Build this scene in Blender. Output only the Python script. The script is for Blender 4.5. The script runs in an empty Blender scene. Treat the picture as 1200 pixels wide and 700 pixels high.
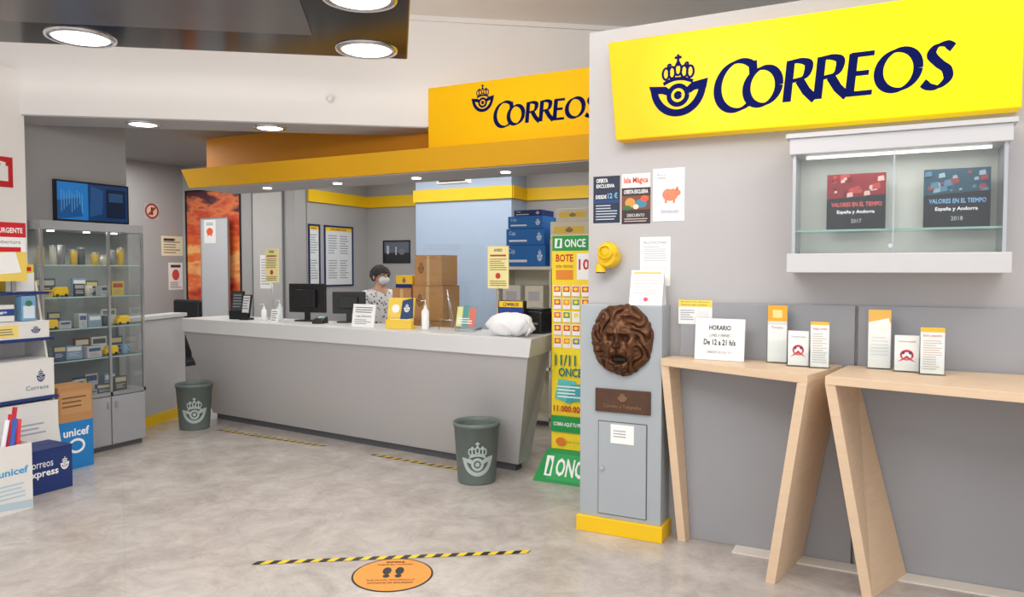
import bpy, math, random
from mathutils import Vector, Matrix, noise
random.seed(11)
SC=bpy.context.scene
COL=SC.collection
SC.view_settings.view_transform='Standard'
# ---------------------------------------------------------------- materials
def lin(c):
    c=c/255.0
    return c/12.92 if c<=0.04045 else ((c+0.055)/1.055)**2.4
def L3(rgb): return (lin(rgb[0]),lin(rgb[1]),lin(rgb[2]),1)
MATS={}
def M(name,rgb,rough=.5,metal=0,emit=0,var=.05,scale=6,bump=0,stretch=None,ecol=None,spec=.5):
    if name in MATS: return MATS[name]
    m=bpy.data.materials.new(name);m.use_nodes=True;nt=m.node_tree
    b=nt.nodes['Principled BSDF'];c=L3(rgb)
    b.inputs['Roughness'].default_value=rough;b.inputs['Metallic'].default_value=metal
    b.inputs['Base Color'].default_value=c;b.inputs['Specular IOR Level'].default_value=spec
    if var>0:
        tc=nt.nodes.new('ShaderNodeTexCoord');mp=nt.nodes.new('ShaderNodeMapping')
        if stretch: mp.inputs['Scale'].default_value=stretch
        nz=nt.nodes.new('ShaderNodeTexNoise');nz.inputs['Scale'].default_value=scale;nz.inputs['Detail'].default_value=5
        mx=nt.nodes.new('ShaderNodeMix');mx.data_type='RGBA'
        mx.inputs[6].default_value=tuple(min(1,v*(1-var)) for v in c[:3])+(1,)
        mx.inputs[7].default_value=tuple(min(1,v*(1+var)) for v in c[:3])+(1,)
        nt.links.new(tc.outputs['Object'],mp.inputs[0]);nt.links.new(mp.outputs[0],nz.inputs['Vector'])
        nt.links.new(nz.outputs['Fac'],mx.inputs[0]);nt.links.new(mx.outputs[2],b.inputs['Base Color'])
        if bump:
            bp=nt.nodes.new('ShaderNodeBump');bp.inputs['Strength'].default_value=bump;bp.inputs['Distance'].default_value=.01
            nt.links.new(nz.outputs['Fac'],bp.inputs['Height']);nt.links.new(bp.outputs[0],b.inputs['Normal'])
    if emit:
        b.inputs['Emission Color'].default_value=L3(ecol) if ecol else c
        b.inputs['Emission Strength'].default_value=emit
    MATS[name]=m;return m
def P(rgb,rough=.5,emit=0):
    return M('print_%d_%d_%d_%d'%(rgb[0],rgb[1],rgb[2],int(emit*10)),rgb,rough,var=0,emit=emit)
def glass_mat(name,fac=.1,tint=(252,254,254)):
    m=bpy.data.materials.new(name);m.use_nodes=True;nt=m.node_tree
    nt.nodes.remove(nt.nodes['Principled BSDF'])
    t=nt.nodes.new('ShaderNodeBsdfTransparent');t.inputs[0].default_value=L3(tint)
    g=nt.nodes.new('ShaderNodeBsdfGlossy');g.inputs['Roughness'].default_value=.03
    lw=nt.nodes.new('ShaderNodeLayerWeight');lw.inputs[0].default_value=.2
    mt=nt.nodes.new('ShaderNodeMath');mt.operation='MULTIPLY_ADD';mt.inputs[1].default_value=.35;mt.inputs[2].default_value=fac*.25
    nt.links.new(lw.outputs['Fresnel'],mt.inputs[0])
    mx=nt.nodes.new('ShaderNodeMixShader');nt.links.new(mt.outputs[0],mx.inputs[0])
    nt.links.new(t.outputs[0],mx.inputs[1]);nt.links.new(g.outputs[0],mx.inputs[2])
    nt.links.new(mx.outputs[0],nt.nodes['Material Output'].inputs[0]);return m
GLASS=glass_mat('clear_glass')
ACRYL=glass_mat('clear_acrylic',.1)
NAVY=(10,40,110);YEL=(255,203,20);WHT=(245,245,243);GRY=(120,122,125);BLK=(25,25,28)
wallgrey=M('painted_grey_wall',(186,184,185),.6,var=.03,scale=2)
panelgrey=M('grey_laminate_panel',(158,159,164),.45,var=.03,scale=3)
bluegrey=M('bluegrey_metal',(168,175,180),.4,var=.03,scale=3)
wallwhite=M('white_plaster',(248,244,240),.7,var=.02,scale=2)
soffit=M('grey_soffit',(178,176,176),.7,var=.03)
innerg=M('inner_grey_wall',(170,169,169),.7,var=.04,scale=1.5)
innerdk=M('upper_grey_wall',(140,140,141),.7,var=.04,scale=1.5)
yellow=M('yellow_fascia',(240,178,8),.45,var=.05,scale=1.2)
yellow_shaded=M('yellow_fascia_shaded',(215,140,5),.5,var=.08,scale=1.5)  # fascia yellow darkened: shade of the recess painted into the colour
yelpaint=M('yellow_paint',(242,196,15),.5,var=.04)
counterm=M('counter_laminate',(188,186,186),.42,var=.03,scale=2)
countertop=M('counter_lip_laminate',(210,210,210),.35,var=.02,scale=2)
darkplinth=M('dark_plinth',(90,90,94),.6)
navyink=M('navy_ink',(6,18,84),.8,var=0,spec=.1)
wood=M('pale_ash_wood',(226,198,166),.45,var=.10,scale=7,stretch=(1,1,8),bump=.05)
blackgl=M('black_gloss_panel',(20,18,19),.15,var=.1)
taupe=M('taupe_gloss_panel',(98,95,97),.22,var=.06)
metal=M('brushed_metal',(190,192,196),.3,.8,var=.06)
chrome=M('chrome',(215,215,218),.12,1,var=0)
blackp=M('black_plastic',(24,24,26),.4,var=.1)
greyp=M('grey_plastic',(125,128,130),.45)
whitep=M('white_plastic',(238,238,236),.4,var=.02)
card=M('brown_cardboard',(182,134,86),.8,var=.08,scale=14)
whitecard=M('white_cardboard',(228,226,222),.7,var=.03)
navybox=M('navy_cardboard',(22,48,110),.6,var=.06)
bluebox=M('blue_cardboard',(30,110,190),.6,var=.06)
bingreen=M('bin_dark_grey',(104,115,111),.45,var=.05)
skin=M('skin',(205,160,135),.55,var=.05,scale=20)
hairm=M('dark_grey_hair',(52,48,48),.8,var=.35,scale=60,bump=.6)
BRZ=M('aged_bronze',(100,66,44),.4,.65,var=.45,scale=18,bump=.15)
def floor_mat():
    m=bpy.data.materials.new('stone_floor');m.use_nodes=True;nt=m.node_tree;b=nt.nodes['Principled BSDF']
    tc=nt.nodes.new('ShaderNodeTexCoord')
    n1=nt.nodes.new('ShaderNodeTexNoise');n1.inputs['Scale'].default_value=3.0;n1.inputs['Detail'].default_value=12;n1.inputs['Roughness'].default_value=.74;n1.inputs['Distortion'].default_value=.4
    r1=nt.nodes.new('ShaderNodeValToRGB');e=r1.color_ramp.elements
    e[0].position=.3;e[0].color=L3((162,153,146));e[1].position=.72;e[1].color=L3((208,201,196))
    n2=nt.nodes.new('ShaderNodeTexNoise');n2.inputs['Scale'].default_value=2.2;n2.inputs['Detail'].default_value=8;n2.inputs['Distortion'].default_value=1.0
    r2=nt.nodes.new('ShaderNodeValToRGB');e=r2.color_ramp.elements
    e[0].position=.48;e[0].color=(1,1,1,1);e[1].position=.5;e[1].color=(.94,.935,.93,1)
    e2=r2.color_ramp.elements.new(.52);e2.color=(1,1,1,1)
    mp=nt.nodes.new('ShaderNodeMapping');mp.inputs['Rotation'].default_value=(0,0,math.radians(35))
    br=nt.nodes.new('ShaderNodeTexBrick');br.offset=.5;br.inputs['Scale'].default_value=1
    br.inputs['Brick Width'].default_value=1.2;br.inputs['Row Height'].default_value=.6;br.inputs['Mortar Size'].default_value=.002
    br.inputs['Color1'].default_value=(1,1,1,1);br.inputs['Color2'].default_value=(.98,.98,.98,1);br.inputs['Mortar'].default_value=(.9,.89,.88,1)
    a=nt.nodes.new('ShaderNodeMix');a.data_type='RGBA';a.blend_type='MULTIPLY';a.inputs[0].default_value=1
    c=nt.nodes.new('ShaderNodeMix');c.data_type='RGBA';c.blend_type='MULTIPLY';c.inputs[0].default_value=1
    for n in (n1,n2): nt.links.new(tc.outputs['Object'],n.inputs['Vector'])
    nt.links.new(tc.outputs['Object'],mp.inputs[0]);nt.links.new(mp.outputs[0],br.inputs['Vector'])
    nt.links.new(n1.outputs['Fac'],r1.inputs[0]);nt.links.new(n2.outputs['Fac'],r2.inputs[0])
    nt.links.new(r1.outputs[0],a.inputs[6]);nt.links.new(r2.outputs[0],a.inputs[7])
    nt.links.new(a.outputs[2],c.inputs[6]);nt.links.new(br.outputs['Color'],c.inputs[7])
    nt.links.new(c.outputs[2],b.inputs['Base Color'])
    b.inputs['Roughness'].default_value=.2
    return m
FLOOR=floor_mat()
def sunset_mat():
    m=bpy.data.materials.new('sunset_print');m.use_nodes=True;nt=m.node_tree;b=nt.nodes['Principled BSDF'];b.inputs['Roughness'].default_value=.35
    tc=nt.nodes.new('ShaderNodeTexCoord');sp=nt.nodes.new('ShaderNodeSeparateXYZ');nt.links.new(tc.outputs['Object'],sp.inputs[0])
    mp=nt.nodes.new('ShaderNodeMapping');mp.inputs['Scale'].default_value=(1.6,1,5);nt.links.new(tc.outputs['Object'],mp.inputs[0])
    nz=nt.nodes.new('ShaderNodeTexNoise');nz.inputs['Scale'].default_value=1.6;nz.inputs['Detail'].default_value=8;nt.links.new(mp.outputs[0],nz.inputs['Vector'])
    ad=nt.nodes.new('ShaderNodeMath');ad.operation='MULTIPLY_ADD';ad.inputs[1].default_value=.55;nt.links.new(sp.outputs['Z'],ad.inputs[0])
    m2=nt.nodes.new('ShaderNodeMath');m2.operation='MULTIPLY_ADD';m2.inputs[1].default_value=.9;m2.inputs[2].default_value=-.45;nt.links.new(nz.outputs['Fac'],m2.inputs[0]);nt.links.new(m2.outputs[0],ad.inputs[2])
    r=nt.nodes.new('ShaderNodeValToRGB');e=r.color_ramp.elements;e[0].position=.0;e[0].color=L3((120,50,60));e[1].position=1;e[1].color=L3((80,42,56))
    for p,c in ((.2,(190,60,45)),(.36,(240,120,70)),(.48,(250,190,120)),(.6,(235,115,55)),(.74,(200,70,50)),(.88,(235,130,80))):
        x=e.new(p);x.color=L3(c)
    nt.links.new(ad.outputs[0],r.inputs[0]);nt.links.new(r.outputs[0],b.inputs['Base Color']);return m
def sign_mat(name,cx,cz,rad,lo,hi,cdim,cglow):  # uneven backlight glow is painted into the base colour as well as emission
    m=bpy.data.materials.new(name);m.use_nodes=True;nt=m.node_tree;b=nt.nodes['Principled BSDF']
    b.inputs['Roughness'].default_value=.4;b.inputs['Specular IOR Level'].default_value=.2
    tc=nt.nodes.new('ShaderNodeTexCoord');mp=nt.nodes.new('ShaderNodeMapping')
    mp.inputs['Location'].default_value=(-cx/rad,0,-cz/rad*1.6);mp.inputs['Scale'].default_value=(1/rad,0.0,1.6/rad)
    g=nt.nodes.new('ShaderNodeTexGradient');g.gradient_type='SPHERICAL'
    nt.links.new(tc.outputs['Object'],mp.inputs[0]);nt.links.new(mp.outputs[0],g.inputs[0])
    mx=nt.nodes.new('ShaderNodeMix');mx.data_type='RGBA';mx.inputs[6].default_value=L3(cdim);mx.inputs[7].default_value=L3(cglow)
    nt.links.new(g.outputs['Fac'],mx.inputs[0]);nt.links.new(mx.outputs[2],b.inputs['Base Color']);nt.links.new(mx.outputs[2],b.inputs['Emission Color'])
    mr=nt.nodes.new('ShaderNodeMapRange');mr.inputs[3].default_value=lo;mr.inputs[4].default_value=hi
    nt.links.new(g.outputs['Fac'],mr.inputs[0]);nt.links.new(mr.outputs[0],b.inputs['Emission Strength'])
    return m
# ---------------------------------------------------------------- mesh builder
class MB:
    def __init__(s): s.v=[];s.f=[];s.m=[];s.mats=[];s.sm=[]
    def add(s,vs,fs,mat,smooth=False):
        if mat not in s.mats: s.mats.append(mat)
        i=s.mats.index(mat);n=len(s.v)
        s.v+= [tuple(v) for v in vs]
        for f in fs: s.f.append(tuple(n+k for k in f));s.m.append(i);s.sm.append(smooth)
        return s
    def hexa(s,p,mat): return s.add(p,[(0,3,2,1),(4,5,6,7),(0,1,5,4),(1,2,6,5),(2,3,7,6),(3,0,4,7)],mat)
    def box(s,x0,y0,z0,x1,y1,z1,mat):
        return s.hexa([(x0,y0,z0),(x1,y0,z0),(x1,y1,z0),(x0,y1,z0),(x0,y0,z1),(x1,y0,z1),(x1,y1,z1),(x0,y1,z1)],mat)
    def prism(s,poly,z0,z1,mat):
        n=len(poly)
        vs=[(x,y,z0) for x,y in poly]+[(x,y,z1) for x,y in poly]
        fs=[tuple(range(n-1,-1,-1)),tuple(range(n,2*n))]+[(i,(i+1)%n,n+(i+1)%n,n+i) for i in range(n)]
        return s.add(vs,fs,mat)
    def rev(s,c,prof,mat,n=32,smooth=True,axis='z'):
        vs=[];fs=[]
        for r,z in prof:
            for i in range(n):
                a=2*math.pi*i/n;x,y=r*math.cos(a),r*math.sin(a)
                if axis=='z': vs.append((c[0]+x,c[1]+y,c[2]+z))
                elif axis=='y': vs.append((c[0]+x,c[1]+z,c[2]+y))
                else: vs.append((c[0]+z,c[1]+x,c[2]+y))
        for k in range(len(prof)-1):
            for i in range(n): fs.append((k*n+i,k*n+(i+1)%n,(k+1)*n+(i+1)%n,(k+1)*n+i))
        return s.add(vs,fs,mat,smooth)
    def cyl(s,c,r,h,mat,r2=None,n=24,axis='z'):
        r2=r if r2 is None else r2
        return s.rev(c,[(0.0001,0),(r,0),(r,0),(r2,h),(r2,h),(0.0001,h)],mat,n,False,axis)
    def tube(s,pts,r,mat,n=8):
        vs=[];fs=[];pts=[Vector(p) for p in pts]
        for k,p in enumerate(pts):
            d=(pts[min(k+1,len(pts)-1)]-pts[max(k-1,0)]).normalized()
            a=d.orthogonal().normalized() if abs(d.z)>.95 else d.cross(Vector((0,0,1))).normalized()
            b=d.cross(a)
            for i in range(n):
                t=2*math.pi*i/n;vs.append(p+a*r*math.cos(t)+b*r*math.sin(t))
        for k in range(len(pts)-1):
            for i in range(n): fs.append((k*n+i,k*n+(i+1)%n,(k+1)*n+(i+1)%n,(k+1)*n+i))
        fs.append(tuple(range(n-1,-1,-1)));fs.append(tuple(range((len(pts)-1)*n,len(pts)*n)))
        return s.add(vs,fs,mat,True)
    def ell(s,c,r,mat,n=20,m=12):
        vs=[];fs=[]
        for j in range(m+1):
            p=math.pi*j/m
            for i in range(n):
                a=2*math.pi*i/n
                vs.append((c[0]+r[0]*max(.002,math.sin(p))*math.cos(a),c[1]+r[1]*max(.002,math.sin(p))*math.sin(a),c[2]-r[2]*math.cos(p)))
        for j in range(m):
            for i in range(n): fs.append((j*n+i,j*n+(i+1)%n,(j+1)*n+(i+1)%n,(j+1)*n+i))
        return s.add(vs,fs,mat,True)
ORG={}
def mk(name,mb,parent=None,org=(0,0,0),rot=0,local=False,label=None,cat=None,kind=None,group=None,bev=0,recalc=True):
    if parent is not None: off=ORG[parent.name]
    else: off=(0,0,0) if local else org
    if mb is None:
        o=bpy.data.objects.new(name,None);o.empty_display_size=.1
    else:
        me=bpy.data.meshes.new(name)
        me.from_pydata([(v[0]-off[0],v[1]-off[1],v[2]-off[2]) for v in mb.v],[],mb.f)
        for m in mb.mats: me.materials.append(m)
        me.polygons.foreach_set('material_index',mb.m);me.polygons.foreach_set('use_smooth',mb.sm)
        if recalc:
            import bmesh
            bm=bmesh.new();bm.from_mesh(me);bmesh.ops.recalc_face_normals(bm,faces=bm.faces);bm.to_mesh(me);bm.free()
        me.update();o=bpy.data.objects.new(name,me)
    COL.objects.link(o)
    if bev and mb is not None:
        b=o.modifiers.new('bevel','BEVEL');b.width=bev;b.segments=2;b.limit_method='ANGLE';b.angle_limit=.7
    if parent is not None: o.parent=parent
    else:
        o.location=org;o.rotation_euler=(0,0,rot)
    ORG[o.name]=off
    if label: o['label']=label
    if cat and parent is None: o['category']=cat
    if kind: o['kind']=kind
    if group: o['group']=group
    return o
def dup(o,loc,rot=None,label=None):
    def cp(x,par):
        n=x.copy();COL.objects.link(n)
        if par is not None:
            n.parent=par;n.matrix_parent_inverse=x.matrix_parent_inverse.copy()
        for c in list(x.children): cp(c,n)
        return n
    n=cp(o,None);n.location=loc
    if rot is not None: n.rotation_euler=(0,0,rot)
    if label: n['label']=label
    return n
# ---------------------------------------------------------------- 2D art
TXT={}
def text2d(s,bold=.0,shear=0):
    k=(s,bold,shear)
    if k in TXT: return TXT[k]
    cu=bpy.data.curves.new('txt','FONT');cu.body=s;cu.size=1;cu.resolution_u=2;cu.offset=bold;cu.shear=shear
    o=bpy.data.objects.new('txt',cu);COL.objects.link(o);bpy.context.view_layer.update()
    dg=bpy.context.evaluated_depsgraph_get();me=o.evaluated_get(dg).to_mesh()
    vs=[(v.co.x,v.co.y) for v in me.vertices];fs=[tuple(p.vertices) for p in me.polygons]
    o.evaluated_get(dg).to_mesh_clear()
    bpy.data.objects.remove(o);bpy.data.curves.remove(cu)
    if not vs: TXT[k]=([],[]);return TXT[k]
    x0=min(v[0] for v in vs);x1=max(v[0] for v in vs);y0=min(v[1] for v in vs);y1=max(v[1] for v in vs)
    vs=[((v[0]-x0)/(x1-x0+1e-6),(v[1]-y0)/(y1-y0+1e-6)) for v in vs]
    TXT[k]=(vs,fs);return TXT[k]
def stroke(pts,wf):
    vs=[];fs=[];n=len(pts)
    for i,p in enumerate(pts):
        a=pts[max(0,i-1)];b=pts[min(n-1,i+1)];dx,dy=b[0]-a[0],b[1]-a[1];l=math.hypot(dx,dy) or 1;dx/=l;dy/=l
        w=wf(dx,dy,i/(n-1))/2;vs+=[(p[0]-dy*w,p[1]+dx*w),(p[0]+dy*w,p[1]-dx*w)]
    for i in range(n-1): fs.append((2*i,2*i+1,2*i+3,2*i+2))
    return vs,fs
def arc(cx,cy,rx,ry,a0,a1,n=28): return [(cx+rx*math.cos(math.radians(a0+(a1-a0)*i/n)),cy+ry*math.sin(math.radians(a0+(a1-a0)*i/n))) for i in range(n+1)]
def spl(p,n=10):
    out=[];q=[p[0]]+p+[p[-1]]
    for i in range(1,len(q)-2):
        for k in range(n):
            t=k/n;a,b,c,d=q[i-1],q[i],q[i+1],q[i+2]
            out.append(tuple(.5*(2*b[j]+(c[j]-a[j])*t+(2*a[j]-5*b[j]+4*c[j]-d[j])*t*t+(3*b[j]-a[j]-3*c[j]+d[j])*t**3) for j in (0,1)))
    out.append(p[-1]);return out
def brand_shapes():
    nib=lambda dx,dy,t: .07+.15*abs(math.sin(math.atan2(dy,dx)-math.radians(18)))
    S=[]
    def st(p): S.append(stroke(p,nib))
    st(arc(.62,.52,.54,.60,48,316,40))
    st([(.95,1.08),(1.0,.80)])
    st(arc(1.28,.44,.42,.45,0,360,44))
    def R(x):
        st([(x,0),(x+.0,.5),(x+.0,.98)]);st(spl([(x-.06,.93),(x+.22,.95),(x+.43,.88),(x+.46,.72),(x+.36,.55),(x+.05,.48)]));st([(x+.26,.5),(x+.46,.22),(x+.70,-.0)])
    R(1.94);R(2.70)
    x=3.46
    st([(x,0),(x,.5),(x,.97)]);st([(x-.06,.93),(x+.48,.93)]);st([(x,.5),(x+.40,.5)]);st([(x-.06,.04),(x+.52,.04)])
    st(arc(4.52,.48,.44,.45,0,360,44))
    st(spl([(5.66,.84),(5.5,.94),(5.3,.9),(5.22,.73),(5.4,.53),(5.58,.38),(5.62,.18),(5.45,.02),(5.25,.03),(5.1,.13)]))
    V=[(v[0]+.1*v[1],v[1]) for s in S for v in s[0]]
    x0=min(v[0] for v in V);x1=max(v[0] for v in V);y0=min(v[1] for v in V);y1=max(v[1] for v in V)
    return [([((v[0]+.1*v[1]-x0)/(x1-x0),(v[1]-y0)/(y1-y0)) for v in vs],fs) for vs,fs in S]
BRAND=brand_shapes()
def horn_shapes():
    S=[]
    q=lambda x,y:((x-762)/66,(135-y)/70)
    def st(p,w):
        vs,fs=stroke(p,w if callable(w) else (lambda a,b,t:w));S.append(([q(*v) for v in vs],fs))
    def pl(p): S.append(([q(*v) for v in p],[tuple(range(len(p)))]))
    st(arc(795,111,10.5,10.5,0,360,36),5.5)
    st(arc(795,111,2.5,2.5,0,360,14),4.5)
    st(arc(795,100,28,31,4,176,40),lambda a,b,t:5.5+2.5*math.sin(math.pi*t)+abs(t-.5)*5)
    pl([(761,98),(781,100),(777,108),(764,107)]);pl([(829,95),(811,98),(814,107),(827,106)])
    pl([(781,100),(786,104),(782,110),(777,108)]);pl([(811,98),(805,103),(809,110),(814,107)])
    st(spl([(778,97),(787,93.5),(795,92.5),(803,93.5),(812,97)]),4)
    for cx in (781,788,795,802,809):
        st(arc(cx,84-(2 if cx==795 else 0)+abs(cx-795)*.12,3.8,6.5,0,360,16),2.6)
    for cx in (785,795,805): st(arc(cx,75.5+abs(cx-795)*.15,1.6,1.6,0,360,10),2.6)
    st([(795,65),(795,75)],2.8);st([(791,68.5),(799,68.5)],2.8)
    return S
HORN=horn_shapes()
def art(mb,mapf,items,base=.0008):
    w=base
    for it in items:
        k=it[0];c=it[-1];mat=c if isinstance(c,bpy.types.Material) else P(c)
        w+=.00022
        def put(vs,fs): mb.add([mapf(u,v,w) for u,v in vs],fs,mat)
        def box(sh,u0,v0,u1,v1): put([(u0+(u1-u0)*a,v0+(v1-v0)*b) for a,b in sh[0]],sh[1])
        if k=='r':
            _,u0,v0,u1,v1,_=it;put([(u0,v0),(u1,v0),(u1,v1),(u0,v1)],[(0,1,2,3)])
        elif k=='e':
            _,cu,cv,ru,rv,_=it;put([(cu+ru*math.cos(i*math.pi/12),cv+rv*math.sin(i*math.pi/12)) for i in range(24)],[tuple(range(24))])
        elif k=='p': put(it[1],[tuple(range(len(it[1])))])
        elif k=='t': box(text2d(it[1],.0),*it[2:6])
        elif k=='b': box(text2d(it[1],.025),*it[2:6])
        elif k=='l':
            _,u0,v0,u1,v1,n,_=it;h=(v1-v0)/n
            for i in range(n):
                e=u1-(u1-u0)*random.choice([0,.05,.12,.3]);put([(u0,v0+h*(i+.3)),(e,v0+h*(i+.3)),(e,v0+h*(i+.68)),(u0,v0+h*(i+.68))],[(0,1,2,3)])
        elif k=='horn':
            for s in HORN:
                w+=.00008;box(s,*it[1:5])
        elif k=='brand':
            for j,s in enumerate(BRAND):
                w+=.00012;box(s,*it[1:5])
def plane_map(O,U,V):
    O,U,V=Vector(O),Vector(U),Vector(V);N=U.cross(V).normalized()
    return lambda u,v,w:O+U*u+V*v+N*w
def sheet(name,label,cat,O,U,V,items,th=.002,basec=WHT,group=None,parent=None,frame=None):
    O,U,V=Vector(O),Vector(U),Vector(V);N=U.cross(V).normalized()
    mb=MB();bm=basec if isinstance(basec,bpy.types.Material) else P(basec)
    p=[O-N*th,O+U-N*th,O+U+V-N*th,O+V-N*th];mb.hexa(p+[a+N*th for a in p],bm)
    org=tuple(O+U*.5)
    r=mk(name,mb,parent=parent,org=org,label=label,cat=cat,group=group)
    if frame:
        fm=MB();fw,fmat=frame;u=U.normalized()*fw;v=V.normalized()*fw
        for a,b,c,d in ((O-u-v,O+U+u-v,O+U+u,O-u),(O-u+V,O+U+u+V,O+U+u+V+v,O-u+V+v),(O-u,O,O+V,O-u+V),(O+U,O+U+u,O+U+V+u,O+U+V)):
            q=[a-N*th,b-N*th,c-N*th,d-N*th];fm.hexa(q+[x+N*(th+.012) for x in q],fmat)
        mk('frame',fm,parent=r)
    if items:
        am=MB();art(am,plane_map(O,U,V),items);mk('printed_design',am,parent=r,recalc=False)
    return r
def carton(name,label,cat,loc,size,rot,mat,items=None,side=None,flaps=False,group=None,bev=.003):
    w,d,h=size;mb=MB().box(-w/2,-d/2,0,w/2,d/2,h,mat)
    r=mk(name,mb,org=loc,rot=rot,local=True,label=label,cat=cat,group=group,bev=bev)
    if items:
        am=MB();art(am,plane_map((-w/2,-d/2,0),(w,0,0),(0,0,h)),items);mk('printed_design',am,parent=r,recalc=False)
    if side:
        am=MB();art(am,plane_map((w/2,-d/2,0),(0,d,0),(0,0,h)),side);mk('printed_design',am,parent=r,recalc=False)
    if flaps:
        for a,b in ((-d/2-.002,-.002),(.002,d/2+.002)):
            mk('lid_flap',MB().box(-w/2-.002,a,h-.002,w/2+.002,b,h+.004,mat),parent=r)
    return r
def structure(name,mb,bev=0): return mk(name,mb,kind='structure',bev=bev)
# ================================================================ SHELL
structure('floor',MB().box(-10,-4,-.1,5,9,0,FLOOR))
structure('wall_right',MB().box(-1.65,4.25,0,4,4.45,2.97,wallgrey))
a=Vector((.8023,.5969));nb=Vector((-.5969,.8023));A0=Vector((-6.0,3.44))
def BK(s,t,z): p=A0+a*s+nb*t;return (p.x,p.y,z)
def bkbox(mb,s0,s1,t0,t1,z0,z1,mat):
    return mb.hexa([BK(s0,t0,z0),BK(s1,t0,z0),BK(s1,t1,z0),BK(s0,t1,z0),BK(s0,t0,z1),BK(s1,t0,z1),BK(s1,t1,z1),BK(s0,t1,z1)],mat)
mb=MB();bkbox(mb,-2.5,3.12,0,.42,2.745,3.70,wallwhite);bkbox(mb,-2.5,3.1,.005,.415,2.735,2.746,soffit);structure('wall_bulkhead',mb)
mb=MB();bkbox(mb,3.12,10,.0,.42,2.95,3.70,wallwhite);structure('wall_upper',mb)
mb=MB();bkbox(mb,-2.5,10,-.03,.0,3.62,3.66,wallwhite);structure('trim_1',mb)
structure('ceiling',MB().box(-10,-3,3.66,5,12,3.76,wallwhite))
q0=BK(-2.5,.43,0);q1=BK(3.05,.43,0)
structure('ceiling_office',MB().prism([q0[:2],q1[:2],(-3.4,5.62),(.5,5.62),(.5,8.5),(-10,8.5),(-10,q0[1])],2.9,2.97,innerdk))
structure('wall_left',MB().box(-6.22,-3,0,-6.02,3.45,3.08,wallwhite))
structure('wall_showcase',MB().box(-6.55,3.45,0,-6.36,4.55,2.9,innerg))
structure('wall_office_left',MB().box(-8.7,3.45,0,-8.5,7.1,2.9,innerg))
structure('wall_office_back',MB().box(-8.5,6.9,0,-6.52,7.1,2.9,innerg))
structure('wall_office_return',MB().box(-6.7,7.1,0,-6.5,8.5,2.9,innerg))
structure('wall_back',MB().box(-6.5,8.3,0,.5,8.5,2.9,innerg))
structure('wall_office_right',MB().box(.3,4.45,0,.5,8.3,2.9,innerg))
structure('trim_2',MB().box(-6.5,8.27,2.39,-5.45,8.3,2.54,yelpaint).box(-4.02,8.27,2.39,.3,8.3,2.54,yelpaint).box(-6.5,7.1,2.39,-6.47,8.27,2.54,yelpaint))
structure('wall_pillar',MB().box(-5.42,7.9,0,-4.05,8.3,2.9,M('blue_pillar_paint',(170,188,212),.5,var=.03)))
structure('trim_3',MB().box(-5.44,7.87,2.39,-4.03,7.9,2.54,yelpaint).box(-4.05,7.9,2.39,-4.02,8.3,2.54,yelpaint))
h0=Vector((-6.33,4.42));h1=Vector((-6.68,5.42));hn=Vector((-.944,-.33))
def hw(z0,z1,e,mat,w=.12):
    p=[h0-hn*e,h1-hn*e,h1+hn*w,h0+hn*w];return MB().hexa([(q.x,q.y,z0) for q in p]+[(q.x,q.y,z1) for q in p],mat)
structure('wall_partition',hw(0,1.05,0,counterm))
structure('trim_4',hw(1.05,1.085,.03,countertop,.16))
structure('baseboard_partition',hw(0,.1,.015,yelpaint,-.001))
structure('trim_5',MB().box(-.75,4.1,0,2.5,4.21,.008,M('cream_stone_strip',(232,226,216),.35)))
structure('trim_6',MB().box(-6.22,3.45,2.735,-6.02,3.47,3.08,soffit))
# ================================================================ PANELS ON RIGHT WALL
for i,(x0,x1,lab) in enumerate(((-1.075,-.165,'grey laminate wainscot panel behind narrow writing desk'),(-.15,1.0,'wide grey laminate wainscot panel behind writing desk'),(1.015,2.1,'grey laminate wainscot panel on grey wall'))):
    mk('wainscot_panel',MB().box(x0,4.215,.0,x1,4.247,1.36,panelgrey),org=((x0+x1)/2,4.23,0),label=lab,cat='wall panel',group='grey laminate wainscot panels',bev=.003)
# ================================================================ BIG SIGN
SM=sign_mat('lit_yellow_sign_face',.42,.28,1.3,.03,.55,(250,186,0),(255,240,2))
sx0,sx1,sz0,sz1=-1.46,.515,2.29,2.855
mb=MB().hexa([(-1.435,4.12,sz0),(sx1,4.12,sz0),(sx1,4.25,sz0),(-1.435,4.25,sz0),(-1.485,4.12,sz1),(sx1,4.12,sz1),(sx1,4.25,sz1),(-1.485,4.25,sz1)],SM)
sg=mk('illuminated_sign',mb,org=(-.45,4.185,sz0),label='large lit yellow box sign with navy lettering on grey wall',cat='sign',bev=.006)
am=MB();art(am,plane_map((0,4.12,0),(1,0,0),(0,0,1)),[('brand',-.88,2.385,.25,2.67,navyink)]);mk('lettering',am,parent=sg,recalc=False)
am=MB();art(am,plane_map((0,4.12,0),(1,0,0),(0,0,1)),[('horn',-1.235,2.395,-.915,2.735,navyink)]);mk('horn_emblem',am,parent=sg,recalc=False)
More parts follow.
